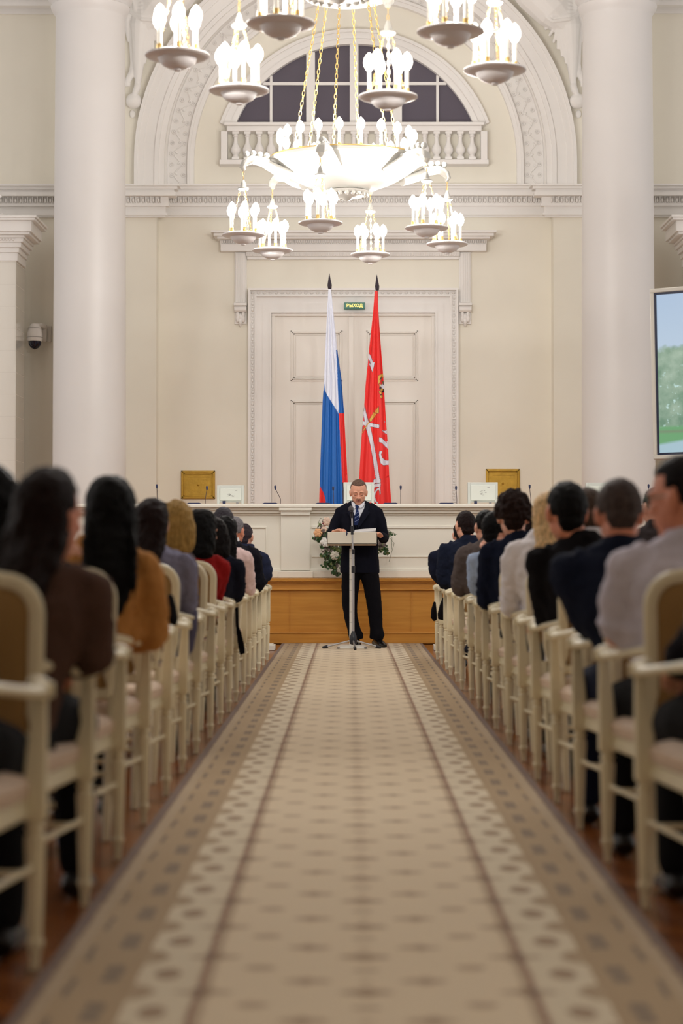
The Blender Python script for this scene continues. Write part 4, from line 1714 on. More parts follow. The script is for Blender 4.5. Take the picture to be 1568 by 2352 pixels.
    for f_ in (fA, fB):
        m = MB()
        m.tube([f_ + Vector((0, -.06, -.045)), f_ + Vector((0, -.03, -.03)), f_ + Vector((0, .06, -.035)), f_ + Vector((0, .15, -.048)), f_ + Vector((0, .19, -.055))],
               [(.034, .026), (.04, .04), (.042, .034), (.044, .024), (.025, .014)], 14, ref=(0, 0, 1))
        m.build('shoe', mat('shoe_%d_%d_%d' % shoe, shoe, .35), t, voxel=.008)
    # ---- hair
    hm = hair_mesh(hair, hc, R, s, int(Y * 10))
    ho = hm.build('hair', hairmat('hair_%d_%d_%d' % haircol, haircol), t, voxel=.0065 if hair != 'curly' else .006, sm=1 if hair != 'curly' else 0)
    if hair in ('long', 'bob'):
        displace(ho, .06, .022)
        displace(ho, .02, .009)
    else:
        displace(ho, .016, .01)
    return t, dict(hc=hc, R=R, shp=shp, sA=sA, eA=eA, hA=hA, sB=sB)


BLK = (9, 7, 8)
def hx_(px, Y):
    return X(px, Y)


def hz_(py, Y):
    return Z(py, Y)


# ---- left block (aisle on their right, +x)
Yp = LY[2] - .25
seated('person', 'person cut by the left edge, black hair, dark top with lilac collar', 1, Yp, (hx_(-22, Yp), hz_(1070, Yp)), (24, 20, 24), 'black_knit', 'bob', BLK, trousers=(20, 20, 24), s=.95, shoe=(206, 196, 214), knee_out=-.03, sh=-1.1, elbow=(LXC + .17, .02, .68), hnd=(LXC + .1, .22, .62), shoulder=.165)
Yp = LY[1] - .25
seated('person', 'woman with dark brown hair in a dark brown sweater, nearest whole figure on the left', 1, Yp, (hx_(112, Yp), hz_(1078, Yp)), (84, 62, 54), 'brown_sweater', 'long', (28, 14, 12),
       yaw=-.55, cx=LXC + .04, knee_out=.07, elbow=(X(222, Yp + .05), .03, .72), skin=1, shoulder=.17, s=1.03, lean=-.02)
Yp = LY[3] - .25
seated('person', 'woman with long black hair in a golden tan coat', 1, Yp, (hx_(250, Yp), hz_(1092, Yp)), (186, 130, 72), 'golden_tan_coat', 'long', (9, 7, 8),
       elbow=(X(350, Yp + .1), .1, .70), shoulder=.185, thick=1.06, s=1.05, yaw=.1)
Yp = LY[6] - .25
seated('person', 'woman with long dark brown hair and blue-grey coat', 1, Yp, (hx_(347, Yp), hz_(1145, Yp)), (122, 120, 142), 'blue_grey_coat', 'long', (30, 15, 13), knee_out=.04,
       elbow=(X(428, Yp + .1), .09, .72), thick=1.02, yaw=-.25)
Yp = LY[7] - .25
seated('person', 'blonde woman behind the dark brown-haired woman in blue-grey', 1, Yp, (hx_(404, Yp), hz_(1150, Yp)), (96, 84, 90), 'mauve_grey_top', 'bob', (176, 140, 78),
       elbow=(LXC + .18, .05, .68), hnd=(LXC + .05, .25, .62), sh=-1.02, shoulder=.165)
Yp = LY[9] - .25
seated('person', 'person with full black bob in a dark red jacket', 1, Yp, (hx_(462, Yp), hz_(1170, Yp)), (146, 26, 26), 'dark_red_jacket', 'bob', (9, 7, 8),
       elbow=(X(490, Yp + .1), .09, .72), s=1.12, yaw=-.5, shoulder=.17)
Yp = LY[10] - .25
seated('person', 'person in a navy jacket behind the dark red jacket, elbow over the armrest', 1, Yp, (hx_(492, Yp), hz_(1190, Yp)), (24, 26, 40), 'navy_black_jacket', 'bob', (20, 14, 14),
       elbow=(X(540, Yp + .1), .09, .72), thick=1.08)
Yp = LY[12] - .25
seated('person', 'person with straight black hair in a pale pink shirt, elbow on armrest', 1, Yp, (hx_(518, Yp), hz_(1186, Yp)), (232, 204, 202), 'pale_pink_shirt', 'long', (9, 7, 8),
       elbow=(X(570, Yp + .1), .1, .725), shoulder=.185, s=.95)
Yp = LY[13] - .25
seated('person', 'man with dark grey-streaked hair showing above the row by the desk', 1, Yp, (hx_(512, Yp), hz_(1164, Yp)), (20, 20, 28), 'charcoal_suit', 'short', (58, 54, 60),
       elbow=(LXC + .2, .05, .7), sh=-1.06)
Yp = LY[14] - .25
seated('person', 'grey-haired man in a black jacket near the front of the left seats', 1, Yp, (hx_(538, Yp), hz_(1186, Yp)), (18, 18, 26), 'black_suit_jacket', 'short', (124, 120, 124),
       elbow=(X(592, Yp + .1), .09, .72), yaw=-.45, thick=1.08, skin=1, collar=1)
Yp = LY[16] - .25
seated('person', 'man in blue-grey hooded jacket, front of the left seats, elbow past the armrest', 1, Yp, (hx_(560, Yp), hz_(1202, Yp)), (38, 44, 68), 'navy_hooded_jacket', 'short', (62, 54, 62),
       elbow=(X(612, Yp + .1), .05, .80), thick=1.08, extra='hood', yaw=-.2, shoulder=.2)

Yp = LY[0] - .25
seated('person', 'person mostly outside the frame at lower left, only dark trousers showing', 1, Yp, (-1.12, 1.2), (26, 22, 26), 'black_pullover', 'short', BLK, trousers=(16, 14, 18),
       elbow=(LXC + .17, .02, .68), hnd=(LXC + .08, .22, .62), sh=-1.08, shoulder=.17, knee_out=.05)
# ---- right block (aisle on their left, -x)
Yp = RY[0] - .25
seated('person', 'person mostly outside the frame at lower right, dark jacket edge and trousers', -1, Yp, (1.26, 1.2), (20, 18, 24), 'dark_jacket', 'short', BLK, trousers=(16, 14, 18),
       elbow=(RXC - .2, .02, .72), sh=1.2, shoulder=.17, knee_out=.04)
Yp = RY[1] - .27
p_, j_ = seated('person', 'man in a pale grey shirt with rolled sleeves at the right edge, in profile', -1, Yp, (hx_(1572, Yp), hz_(1042, Yp)), (205, 200, 214), 'pale_grey_shirt', 'short', (20, 14, 16),
       sh=X(1578, Yp), elbow=(X(1420, Yp), .06, .735), hnd=(X(1432, Yp + .2), .14, .90), sleeve=.5, knee_out=.08, yaw=.95, pitch=-.1, skin=1, shoulder=.2, thick=1.1, s=1.12, lean=.02)
# spectacles
hc, R_ = j_['hc'], j_['R']
m = MB()
for sx in (-1, 1):
    c_ = hc + R_ @ Vector((sx * .036, .098, .006))
    m.torus(c_, .025, .0022, 'Y', 16, 5, rot=R_)
    m.tube([hc + R_ @ Vector((sx * .06, .09, .01)), hc + R_ @ Vector((sx * .088, .0, .008))], .002, 5)
m.tube([hc + R_ @ Vector((-.012, .105, .008)), hc + R_ @ Vector((.012, .105, .008))], .002, 5)
m.build('spectacles', mat('thin_green_grey_frame', (120, 150, 140), .3), p_)
Yp = RY[2] - .27
seated('person', 'man with grey-brown hair in a broad navy jacket, right side', -1, Yp, (hx_(1426, Yp), hz_(1098, Yp)), (24, 30, 48), 'navy_wool_jacket', 'short', (74, 62, 58),
       sh=X(1425, Yp), elbow=(X(1354, Yp), .05, .76), shoulder=.2, thick=1.12, s=1.02, skin=1, pitch=-.45, knee_out=.1, trousers=(24, 30, 52), tr_name='navy_trousers')
Yp = RY[4] - .25
seated('person', 'man with round black hair in a black jacket with white collar', -1, Yp, (hx_(1303, Yp), hz_(1104, Yp)), (18, 16, 20), 'black_blazer', 'short', (9, 7, 8),
       sh=X(1340, Yp), elbow=(X(1258, Yp + .1), .08, .72), thick=1.08, s=1.08, yaw=.2, pitch=-.1, skin=1, shoulder=.2)
Yp = RY[5] - .25
seated('person', 'man with cropped brown hair and white collar, facing left, right side', -1, Yp, (hx_(1350, Yp), hz_(1118, Yp)), (222, 220, 226), 'white_dress_shirt', 'crop', (78, 62, 52),
       elbow=(RXC - .1, .05, .68), yaw=.35, sh=1.15, shoulder=.17, skin=1)
Yp = RY[6] - .25
seated('person', 'woman with long straight blonde hair in a white blouse', -1, Yp, (hx_(1262, Yp), hz_(1130, Yp)), (232, 228, 232), 'white_blouse', 'long', (226, 190, 140),
       sh=X(1252, Yp), elbow=(X(1172, Yp + .1), .09, .72), shoulder=.165, thick=1.0, s=.96)
Yp = RY[8] - .25
seated('person', 'man with curly dark brown hair in a navy vest, right side', -1, Yp, (hx_(1180, Yp), hz_(1130, Yp)), (20, 26, 46), 'navy_vest', 'curly', (40, 24, 20),
       elbow=(X(1116, Yp + .1), .09, .72), thick=1.08, s=1.12, skin=0, shoulder=.19)
Yp = RY[9] - .25
seated('person', 'woman with long dark hair between the curly-haired man and the blonde woman', -1, Yp, (hx_(1228, Yp), hz_(1166, Yp)), (120, 70, 60), 'maroon_top', 'long', (36, 20, 20),
       cx=1.35, elbow=(1.2, .05, .7))
Yp = RY[10] - .25
seated('person', 'person in a light blue shirt resting cheek on a raised hand', -1, Yp, (hx_(1139, Yp), hz_(1174, Yp)), (166, 184, 214), 'light_blue_shirt', 'short', (9, 7, 8),
       elbow=(X(1094, Yp + .1), .07, .76), hnd=(X(1119, Yp + .15), .12, 1.06), yaw=-.6, s=1.05, sleeve=1.0, shoulder=.18)
Yp = RY[11] - .25
seated('person', 'man with short black hair in a grey tweed jacket', -1, Yp, (hx_(1116, Yp), hz_(1171, Yp)), (92, 82, 80), 'grey_tweed_jacket', 'short', (9, 7, 8),
       elbow=(X(1054, Yp + .1), .06, .74), thick=1.1, yaw=.3, shoulder=.2)
Yp = RY[14] - .25
seated('person', 'man with cropped black hair in a navy suit near the front, right side', -1, Yp, (hx_(1069, Yp), hz_(1172, Yp)), (22, 28, 46), 'navy_suit', 'crop', (30, 18, 18),
       elbow=(X(1018, Yp + .1), .05, .76), thick=1.12, shoulder=.21, yaw=.3, s=1.05)
Yp = RY[15] - .25
seated('person', 'person in dark navy with pink cuff leaning out past the navy suit, front right', -1, Yp, (hx_(1062, Yp), hz_(1196, Yp)), (22, 26, 44), 'dark_navy_jacket', 'short', (24, 18, 18),
       sh=X(1048, Yp), elbow=(X(1002, Yp + .1), .05, .80), thick=1.05, shoulder=.2)
# farther right, second seats
Yp = RY[8] - .2
seated('person', 'person with black hair far right, only head showing beyond the navy jacket', -1, Yp, (hx_(1509, Yp), hz_(1118, Yp)), (60, 54, 56), 'grey_brown_top', 'short', (18, 14, 14),
       cx=1.86, elbow=(1.7, .05, .7), yaw=.4)
Yp = RY[9] - .2
seated('person', 'person with dark hair low at the far right behind the grey shirt', -1, Yp, (hx_(1530, Yp), hz_(1156, Yp)), (50, 46, 50), 'dark_grey_top', 'short', (20, 14, 14),
       cx=2.1, elbow=(1.95, .05, .7), yaw=.5)
# chairs under those two
put_chair(1.86, RY[8], 'armchair in the second column right, under the farther black-haired person')
put_chair(2.1, RY[9], 'armchair in the second column right, under the far right person')

# ================================================================== SPEAKER
SY = 21.34
SX = X(826, SY)
S = thing('person', 'man in a dark navy suit and striped tie reading at the white lectern', 'person', (SX, SY, .014))
def sp(px, py, dy=0.0):
    """local point of the standing man; dy towards the camera"""
    p = P(px, py, SY - dy)
    return Vector((p.x - SX, -dy, p.z - .014))
FR = (0, 1, 0)
hc = sp(823, 1131, .05)
Rh = Euler((0, 0, PI)).to_matrix() @ Euler((-.30, 0, 0)).to_matrix()
# faces the camera: local forward -> -Y
shc = sp(824, 1166, -.0)
hipc = sp(827, 1290, 0)
shL, shR = sp(783, 1174), sp(866, 1174)
elL, elR = sp(761, 1234, .02), sp(881, 1236, .02)
haL, haR = sp(766, 1222, .2), sp(874, 1231, .2)
knL, knR = sp(803, 1385, .02), sp(859, 1385, .02)
anL, anR = sp(816, 1462, .02), sp(865, 1466, .03)
m = MB()
m.tube([hipc - Vector((0, 0, .05)), hipc + Vector((0, 0, .1)), hipc.lerp(shc, .6), hipc.lerp(shc, .9), shc + Vector((0, 0, .03))],
       [(.15, .1), (.15, .1), (.15, .1), (.15, .085), (.07, .06)], 18, ref=FR)
m.tube([shc, hc + Vector((0, .02, -.03))], [(.062, .06), (.056, .056)], 14)
head_mesh(m, hc, Rh, True, 1.09)
for a, b, c_ in ((shL, elL, haL), (shR, elR, haR)):
    m.limb([a, a.lerp(b, .5), b], [.036, .036, .034], 12)
    m.limb([b, b.lerp(c_, .5), c_], [.034, .034, .025], 12)
for a, b, c_ in ((hipc + Vector((-.09, 0, -.04)), knL, anL), (hipc + Vector((.09, 0, -.04)), knR, anR)):
    m.limb([a, a.lerp(b, .5), b], [.066, .056, .042], 12)
    m.limb([b, b.lerp(c_, .4), c_], [.042, .04, .03], 12)
hand(m, haL, Vector((.35, -.35, .14)), (0, 0, -1), .5, 1, 1.05)
hand(m, haR, Vector((-.2, -.4, .16)), (0, 0, -1), .5, -1, 1.05)
m.build('body', mat('skin_speaker', (232, 170, 142), .5, var=.05, vscale=25), S, voxel=.0045, sm=1)
# lips, brows
def hq(x, y, z):
    return hc + Rh @ Vector((x, y, z)) * 1.09
m = MB().tube([hq(-.024, .082, -.061), hq(0, .092, -.059), hq(.024, .082, -.061)], [.003, .0045, .003], 8)
m.build('mouth', mat('lip_dark_red', (140, 70, 66), .5), S)  # dark red line between the lips
for sx in (-1, 1):
    MB().tube([hq(sx * .016, .086, .022), hq(sx * .034, .086, .027), hq(sx * .05, .076, .02)], [.003, .0035, .002], 7).build('eyebrow', hairmat('hair_brow', (140, 112, 96)), S)
    MB().tube([hq(sx * .018, .0835, -.003), hq(sx * .031, .0862, -.006), hq(sx * .044, .080, -.002)], [.0014, .002, .0014], 6).build('eyelash_line', mat('lash_brown', (120, 72, 60), .6), S)  # thin brown line along each closed eyelid
MB().tube([hq(-.026, .084, -.05), hq(0, .096, -.045), hq(.026, .084, -.05)], [.003, .0055, .003], 8).build('moustache', hairmat('hair_greying', (186, 150, 130)), S)
hm = MB()
rs = []
for i in range(15):
    t_ = PI * i / 14
    ring = []
    for j in range(26):
        a_ = 2 * PI * j / 26
        x, y, z = math.sin(t_) * math.cos(a_), math.sin(t_) * math.sin(a_), -math.cos(t_)
        k_ = 1.0
        if y > .12 and z < .6:
            k_ = .8
        if z < -.35:
            k_ = .7
        if abs(x) > .8 and y > -.15 and z < .1:
            k_ = .86
        ring.append(hq(x * .081 * k_, -.014 + y * .099 * k_, .024 + z * .101 * k_))
    rs.append(ring)
hm.rings(rs)
ho = hm.build('hair', hairmat('hair_speaker', (116, 92, 80)), S, voxel=.005, sm=1)
displace(ho, .012, .006)
# suit jacket
suit = fabric('navy_black_suit', (17, 18, 30), bs=260, bump=.15)
m = MB()
m.tube([sp(826, 1316), sp(826, 1300), sp(826, 1270), sp(825, 1235), sp(824, 1200), sp(824, 1180), sp(824, 1168), sp(824, 1160), sp(824, 1154, -.01)],
       [(.205, .145), (.203, .145), (.195, .14), (.19, .142), (.205, .142), (.205, .12), (.185, .1), (.145, .088), (.1, .075)], 24, ref=FR)
for a, b, c_, s_ in ((shL, elL, haL, -1), (shR, elR, haR, 1)):
    m.limb([a + Vector((s_ * .0, 0, -.01)), a.lerp(b, .4) + Vector((s_ * .01, 0, 0)), b], [.056, .06, .057], 14)
    m.tube([shc + Vector((s_ * .1, 0, -.03)), a.lerp(b, .1), a.lerp(b, .4)], [(.06, .09), (.055, .07), (.05, .055)], 12)
    m.limb([b, b.lerp(c_, .4), b.lerp(c_, .86)], [.057, .052, .045], 12)
g1 = m.build('suit_jacket', suit, S, voxel=.007, sm=3)
displace(g1, .09, .014)
# shirt front, collar, tie sit on the chest
def chest(px, py, lift=0.0):
    p = P(px, py, SY - .135 - lift)
    t_ = (py - 1154) / 30.0
    yy = .06 + .082 * min(max(t_, 0), 1) + lift
    return (p.x - SX, -yy, p.z - .014)
def patch(pts, lift, name, mt, th=.006):
    q_ = [chest(px, py, lift) for px, py in pts]
    b_ = [(x, y + th, z) for x, y, z in q_]
    n_ = len(q_)
    m = MB()
    tri = tessellate_polygon([[Vector((px, py, 0)) for px, py in pts]])
    m.add(q_ + b_, [tuple(t_) for t_ in tri] + [tuple(i + n_ for i in reversed(t_)) for t_ in tri] + [(i, (i + 1) % n_, (i + 1) % n_ + n_, i + n_) for i in range(n_)])
    return m.build(name, mt, S, smooth=False)
shirt = fabric('speaker_shirt_white', (226, 228, 238))
patch([(808, 1158), (839, 1158), (836, 1168), (828, 1184), (820, 1200), (813, 1184), (808, 1168)], .012, 'shirt_front', shirt, .03)
m = MB()
m.tube([shc + Vector((0, -.005, .02)), shc + Vector((0, -.012, .075))], [(.074, .072), (.063, .062)], 20, ref=FR)
m.build('shirt_collar', shirt, S)
patch([(807, 1150), (814, 1155), (818, 1163), (813, 1169), (807, 1158)], .034, 'collar_point', shirt)
patch([(838, 1150), (831, 1156), (822, 1163), (828, 1168), (836, 1160)], .034, 'collar_point', shirt)
tie = fabric('navy_tie', (34, 46, 88), bs=400)
patch([(815, 1161), (819, 1159.5), (825, 1163), (822, 1168), (818, 1168)], .04, 'tie_knot', tie)
patch([(818, 1168), (822, 1168), (824.5, 1180), (825, 1192), (821, 1206), (813, 1206), (813, 1190), (816, 1178)], .034, 'tie', tie)
for i, y0 in enumerate((1176, 1185, 1194)):
    patch([(815 - i * .5, y0 + 4), (824, y0 - 2), (824.5, y0 - .5), (815 - i * .5, y0 + 6)], .041, 'tie_stripe', fabric('tie_stripe_pale', (110, 124, 160)), .002)
lap = fabric('suit_lapel', (20, 21, 34), bs=260, bump=.12)
patch([(806, 1150), (809, 1168), (816, 1190), (820, 1204), (819, 1214), (808, 1196), (797, 1176), (801, 1172), (799, 1168), (803, 1156)], .03, 'lapel', lap, .02)
patch([(842, 1150), (837, 1168), (828, 1186), (821, 1204), (822, 1214), (836, 1196), (850, 1176), (845, 1172), (848, 1168), (844, 1156)], .032, 'lapel', lap, .02)
# cuffs and trousers
for b, c_ in ((elL, haL), (elR, haR)):
    MB().tube([b.lerp(c_, .82), b.lerp(c_, .92)], [.036, .035], 14).build('shirt_cuff', shirt, S)
m = MB()
m.tube([sp(826, 1318), sp(826, 1295)], [(.185, .12), (.17, .11)], 18, ref=FR)
for pts, rr in (((( 806, 1315), (804, 1350), (803, 1385), (806, 1420), (812, 1445), (818, 1462), (820, 1470)), (.1, .092, .08, .07, .068, .078, .07)),
                (((847, 1315), (854, 1350), (859, 1385), (862, 1420), (864, 1445), (866, 1458), (862, 1470)), (.1, .088, .08, .072, .07, .08, .068))):
    m.tube([sp(px, py, .02) for px, py in pts], list(rr), 16)
g1 = m.build('trousers', fabric('black_suit_trousers', (14, 13, 19), bs=260, bump=.12), S, voxel=.008, sm=2)
displace(g1, .08, .014)
for (c_, ang) in ((anL, .1), (anR, .35)):
    m = MB()
    d_ = Vector((math.sin(ang), -math.cos(ang), 0))
    b_ = Vector((c_.x, c_.y + .04, 0))
    m.tube([b_ + d_ * -.06 + Vector((0, 0, .035)), b_ + Vector((0, 0, .06)), b_ + d_ * .1 + Vector((0, 0, .042)), b_ + d_ * .18 + Vector((0, 0, .028)), b_ + d_ * .235 + Vector((0, 0, .018))],
           [(.036, .034), (.042, .05), (.046, .04), (.046, .027), (.026, .016)], 14, ref=(0, 0, 1))
    m.build('shoe', mat('polished_black_shoe', (16, 14, 16), .25), S, voxel=.006)

# ================================================================== LECTERN
LYF = 20.93
LX = X(808, LYF)
LT = thing('lectern', 'white single-post lectern in front of the man in the navy suit', 'lectern', (LX, LYF, .014))
k = LYF / F
zt_, zb_ = Z(1222, LYF) - .014, Z(1250, LYF) - .014
w_ = 57.5 * k
m = MB()
m.box(-w_, w_, 0, .012, zb_, zt_)
m.box(-w_, -w_ + .012, 0, .33, zb_, zt_)
m.box(w_ - .012, w_, 0, .33, zb_, zt_)
m.box(-w_, w_, 0, .33, zb_, zb_ + .012)
m.box(-w_ + .012, w_ - .012, .012, .33, zt_ - .04, zt_ - .028)
m.build('lectern_tray', mat('lectern_ivory', (238, 232, 216), .4), LT, bevel=.004)
MB().box(-w_ + .004, w_ - .006, .002, .33, zb_ - .014, zb_ - .001).build('tray_underside', mat('lectern_wood_edge', (150, 120, 90), .5), LT)
m = MB()
m.box(-.012, .016, .14, .17, .8, zb_ - .014)
m.build('post_inner', M_steel, LT)
m = MB()
m.box(-.026, .026, .13, .182, .02, Z(1263, LYF))
for i in range(8):
    z_ = .15 + i * .11
    m.box(-.0265, .0265, .1295, .1825, z_, z_ + .002, 1)
m.build('post', [mat('lectern_post_white', (232, 228, 218), .35), mat('post_scale_line', (120, 116, 112), .5)], LT, smooth=False)
m = MB()
m.frustum(-.165, .165, 0, -.12, .12, .03, .32, .0, .03)
m.build('base_plate', mat('lectern_post_white', (232, 228, 218), .35), LT, bevel=.004)
for sx in (-1, 1):
    MB().lathe([(.012, 0), (.016, .004), (.016, .012)], (sx * .14, -.012, -.0), 12).build('foot_pad', M_black, LT)
m = MB().tube([(-.055, -.004, zt_ - .035), (-.052, -.007, zt_ - .012), (-.055, -.004, zt_ + .01)], [.004, .008, .003], 8)
m.build('clip', M_navyp, LT)
# sheets of paper on the tray
m = MB()
ps = []
for i in range(9):
    u = i / 8
    ps.append((-.13 + .22 * u, .022 + .012 * math.sin(u * 2.5) + .012 * u ** 4))
for j in range(3):
    vs_ = [(x, .03, z + j * .003) for x, z in ps] + [(x + .008, .24, z + j * .003 + .03) for x, z in ps]
    vs_ += [(x, y, z + .0015) for x, y, z in vs_]
    fs_ = []
    for i in range(8):
        fs_ += [(i, i + 1, i + 10, i + 9), (i + 18, i + 27, i + 28, i + 19)]
    fs_ += [(i, i + 18, i + 19, i + 1) for i in range(8)]
    m.add(vs_, fs_)
o = m.build('paper_sheets', M_paper, None)
o.location = (X(842, LYF), LYF, Z(1222, LYF) - .035)
tag(o, 'white sheets of paper lying on the lectern under the man\'s hand', 'papers')

# ================================================================== MICROPHONE STAND
MY = 20.86
MX = X(812, MY)
T = thing('microphone_stand', 'silver and black tripod microphone stand in front of the lectern', 'microphone stand', (MX, MY, .013))
def mp_(px, py, dy=0.0):
    p = P(px, py, MY - dy)
    return Vector((p.x - MX, -dy, p.z - .013))
MB().tube([mp_(811, 1470), mp_(811, 1310)], .0115, 12).build('lower_tube', M_steel, T)
MB().tube([mp_(811, 1312), mp_(809.5, 1250), mp_(808.5, 1225)], .0085, 12).build('upper_tube', M_steel, T)
MB().tube([mp_(811, 1316), mp_(811, 1300)], .019, 12).build('clutch', M_black, T)
MB().tube([mp_(811, 1273), mp_(811, 1262)], .014, 12).build('collar', M_black, T)
m = MB()
m.lathe([(.014, 0), (.034, .01), (.04, .05), (.034, .09), (.02, .12), (.016, .14)], (mp_(811, 1481).x, 0, mp_(811, 1481).z), 14)
m.build('tripod_hub', M_black, T)
hub = mp_(811, 1470)
for (px, dy) in ((745, -.1), (815, .26), (870, -.1)):
    y_ = MY - dy
    tip = Vector((X(px, y_) - MX, -dy, .014))
    lg = MB().tube([hub, tip], [.0095, .0095], 10).build('leg', M_steel, T)
    d_ = (tip - hub).normalized()
    MB().tube([tip - d_ * .035, tip + d_ * .02], [.016, .014], 10).build('rubber_foot', M_black, lg)
MB().tube([mp_(808.5, 1228), mp_(808.5, 1208)], .014, 12).build('tilt_joint', M_black, T)
MB().tube([mp_(808.5, 1210), mp_(808, 1186)], .0085, 12).build('boom_tube', M_steel, T)
Mk = thing('microphone', 'hand microphone clipped at the top of the stand before the man\'s tie', 'microphone', tuple(Vector((MX, MY, .013)) + mp_(808, 1190)))
MB().tube([(0, .0, .0), (-.003, -.0, .03), (-.006, -.005, .065)], [.011, .013, .017], 14).build('microphone_body', M_black, Mk)
m = MB().ell((-.010, -.012, .095), (.026, .026, .03), 18, 12)
m.build('microphone_grille', mat('mesh_grille_silver', (120, 116, 120), .4, metal=.6, bump=1, bscale=500), Mk)
MB().tube([(-.008, -.008, .076), (-.0085, -.009, .083)], .027, 18).build('grille_band', M_black, Mk)

# ================================================================== FLOWERS
FYY = 22.2
FX = X(800, FYY)
FL = thing('flower_arrangement', 'trailing green ivy and flower arrangement before the desk, behind the man', 'flowers', (FX, FYY, ZPT))
def fp(px, py, dy=0.0):
    p = P(px, py, FYY - dy)
    return Vector((p.x - FX, -dy, p.z - ZPT))
m = MB()
m.lathe([(.09, 0), (.1, .01), (.05, .05), (.03, .1), (.03, .34), (.06, .38), (.12, .42), (.13, .46)], (fp(812, 1300).x, -.0, 0), 16)
m.xf(Matrix.Scale(.8, 4, (0, 1, 0)))
m.build('vase', M_desk, FL)
rnd = random.Random(21)
green = [mat('ivy_leaf_green', (58, 92, 52), .5, var=.3, vscale=30), mat('olive_leaf_green', (110, 122, 70), .5, var=.25, vscale=30), mat('dusky_heather', (112, 98, 92), .7, var=.2, vscale=30)]
def leaf(m, c_, size, mi=0):
    R_ = Euler((rnd.uniform(-.7, .7), rnd.uniform(-1, 1), rnd.uniform(0, 6.3))).to_matrix()
    pts = [(0, 0, -.5), (.3, .04, -.35), (.5, 0, -.05), (.28, .05, .1), (.12, .03, .55), (0, .06, .2), (-.12, .03, .55), (-.28, .05, .1), (-.5, 0, -.05), (-.3, .04, -.35)]
    vs_ = [c_ + R_ @ (Vector(p) * size) for p in pts] + [c_ + R_ @ (Vector((0, .1, 0)) * size)]
    m.add(vs_, [(i, (i + 1) % 10, 10) for i in range(10)], mi)
m = MB()
for (px, py, r, n_, mi) in ((742, 1216, 13, 40, 2), (745, 1228, 16, 90, 0), (734, 1236, 12, 50, 0), (746, 1246, 14, 60, 0), (752, 1258, 14, 60, 2), (766, 1262, 16, 80, 1), (782, 1262, 14, 60, 1), (750, 1276, 11, 60, 0), (748, 1296, 8, 30, 0),
                            (762, 1290, 11, 60, 0), (770, 1302, 9, 36, 0), (778, 1286, 9, 40, 0), (768, 1314, 7, 20, 0), (775, 1320, 4, 8, 0), (876, 1252, 9, 50, 2), (884, 1262, 7, 40, 0), (888, 1270, 4, 16, 0), (893, 1224, 5, 8, 0), (903, 1226, 5, 7, 0), (874, 1262, 6, 30, 1)):
    for i in range(n_):
        leaf(m, fp(px + rnd.gauss(0, r * .5), py + rnd.gauss(0, r * .5), rnd.uniform(0, .16)), rnd.uniform(.022, .045), mi if rnd.random() < .75 else rnd.choice((0, 1, 2)))
m.build('foliage', green, FL, smooth=False)
m = MB()
for pts in ((((744, 1225), (740, 1245), (738, 1265))), ((750, 1250), (748, 1275), (747, 1305)), ((760, 1260), (762, 1290), (772, 1322)), ((872, 1240), (886, 1256), (890, 1276)), ((872, 1225), (892, 1218), (912, 1228)),
            ((880, 1216), (900, 1235), (899, 1262)), ((884, 1222), (905, 1248), (893, 1290)), ((742, 1200), (728, 1212), (726, 1222)), ((748, 1196), (736, 1190), (730, 1202)), ((770, 1262), (780, 1290), (784, 1310))):
    m.tube([fp(a, b, .08) for a, b in pts], .0025, 5)
m.build('stems', mat('thin_stem_green', (92, 100, 70), .6), FL)
def blossom(px, py, r, rgb, nm):
    m = MB()
    c_ = fp(px, py, .14)
    for ring, (nn, rr, tilt) in enumerate(((6, 1.0, .3), (5, .65, .8), (4, .35, 1.2))):
        for i in range(nn):
            a_ = 2 * PI * i / nn + ring * .5
            d_ = Vector((math.cos(a_), -tilt * .6, math.sin(a_))).normalized()
            m.ell(c_ + d_ * r * rr * .6, (r * .42, r * .3, r * .42), 9, 6)
    m.build('blossom', mat(nm, rgb, .6), FL)
blossom(750, 1198, .05, (226, 196, 176), 'peach_petal')
blossom(746, 1202, .03, (140, 50, 66), 'crimson_petal')
blossom(730, 1224, .05, (232, 176, 128), 'orange_petal')
blossom(747, 1245, .06, (238, 234, 226), 'white_petal')
blossom(768, 1276, .05, (222, 216, 200), 'cream_petal')
blossom(744, 1216, .035, (226, 196, 176), 'peach_petal')

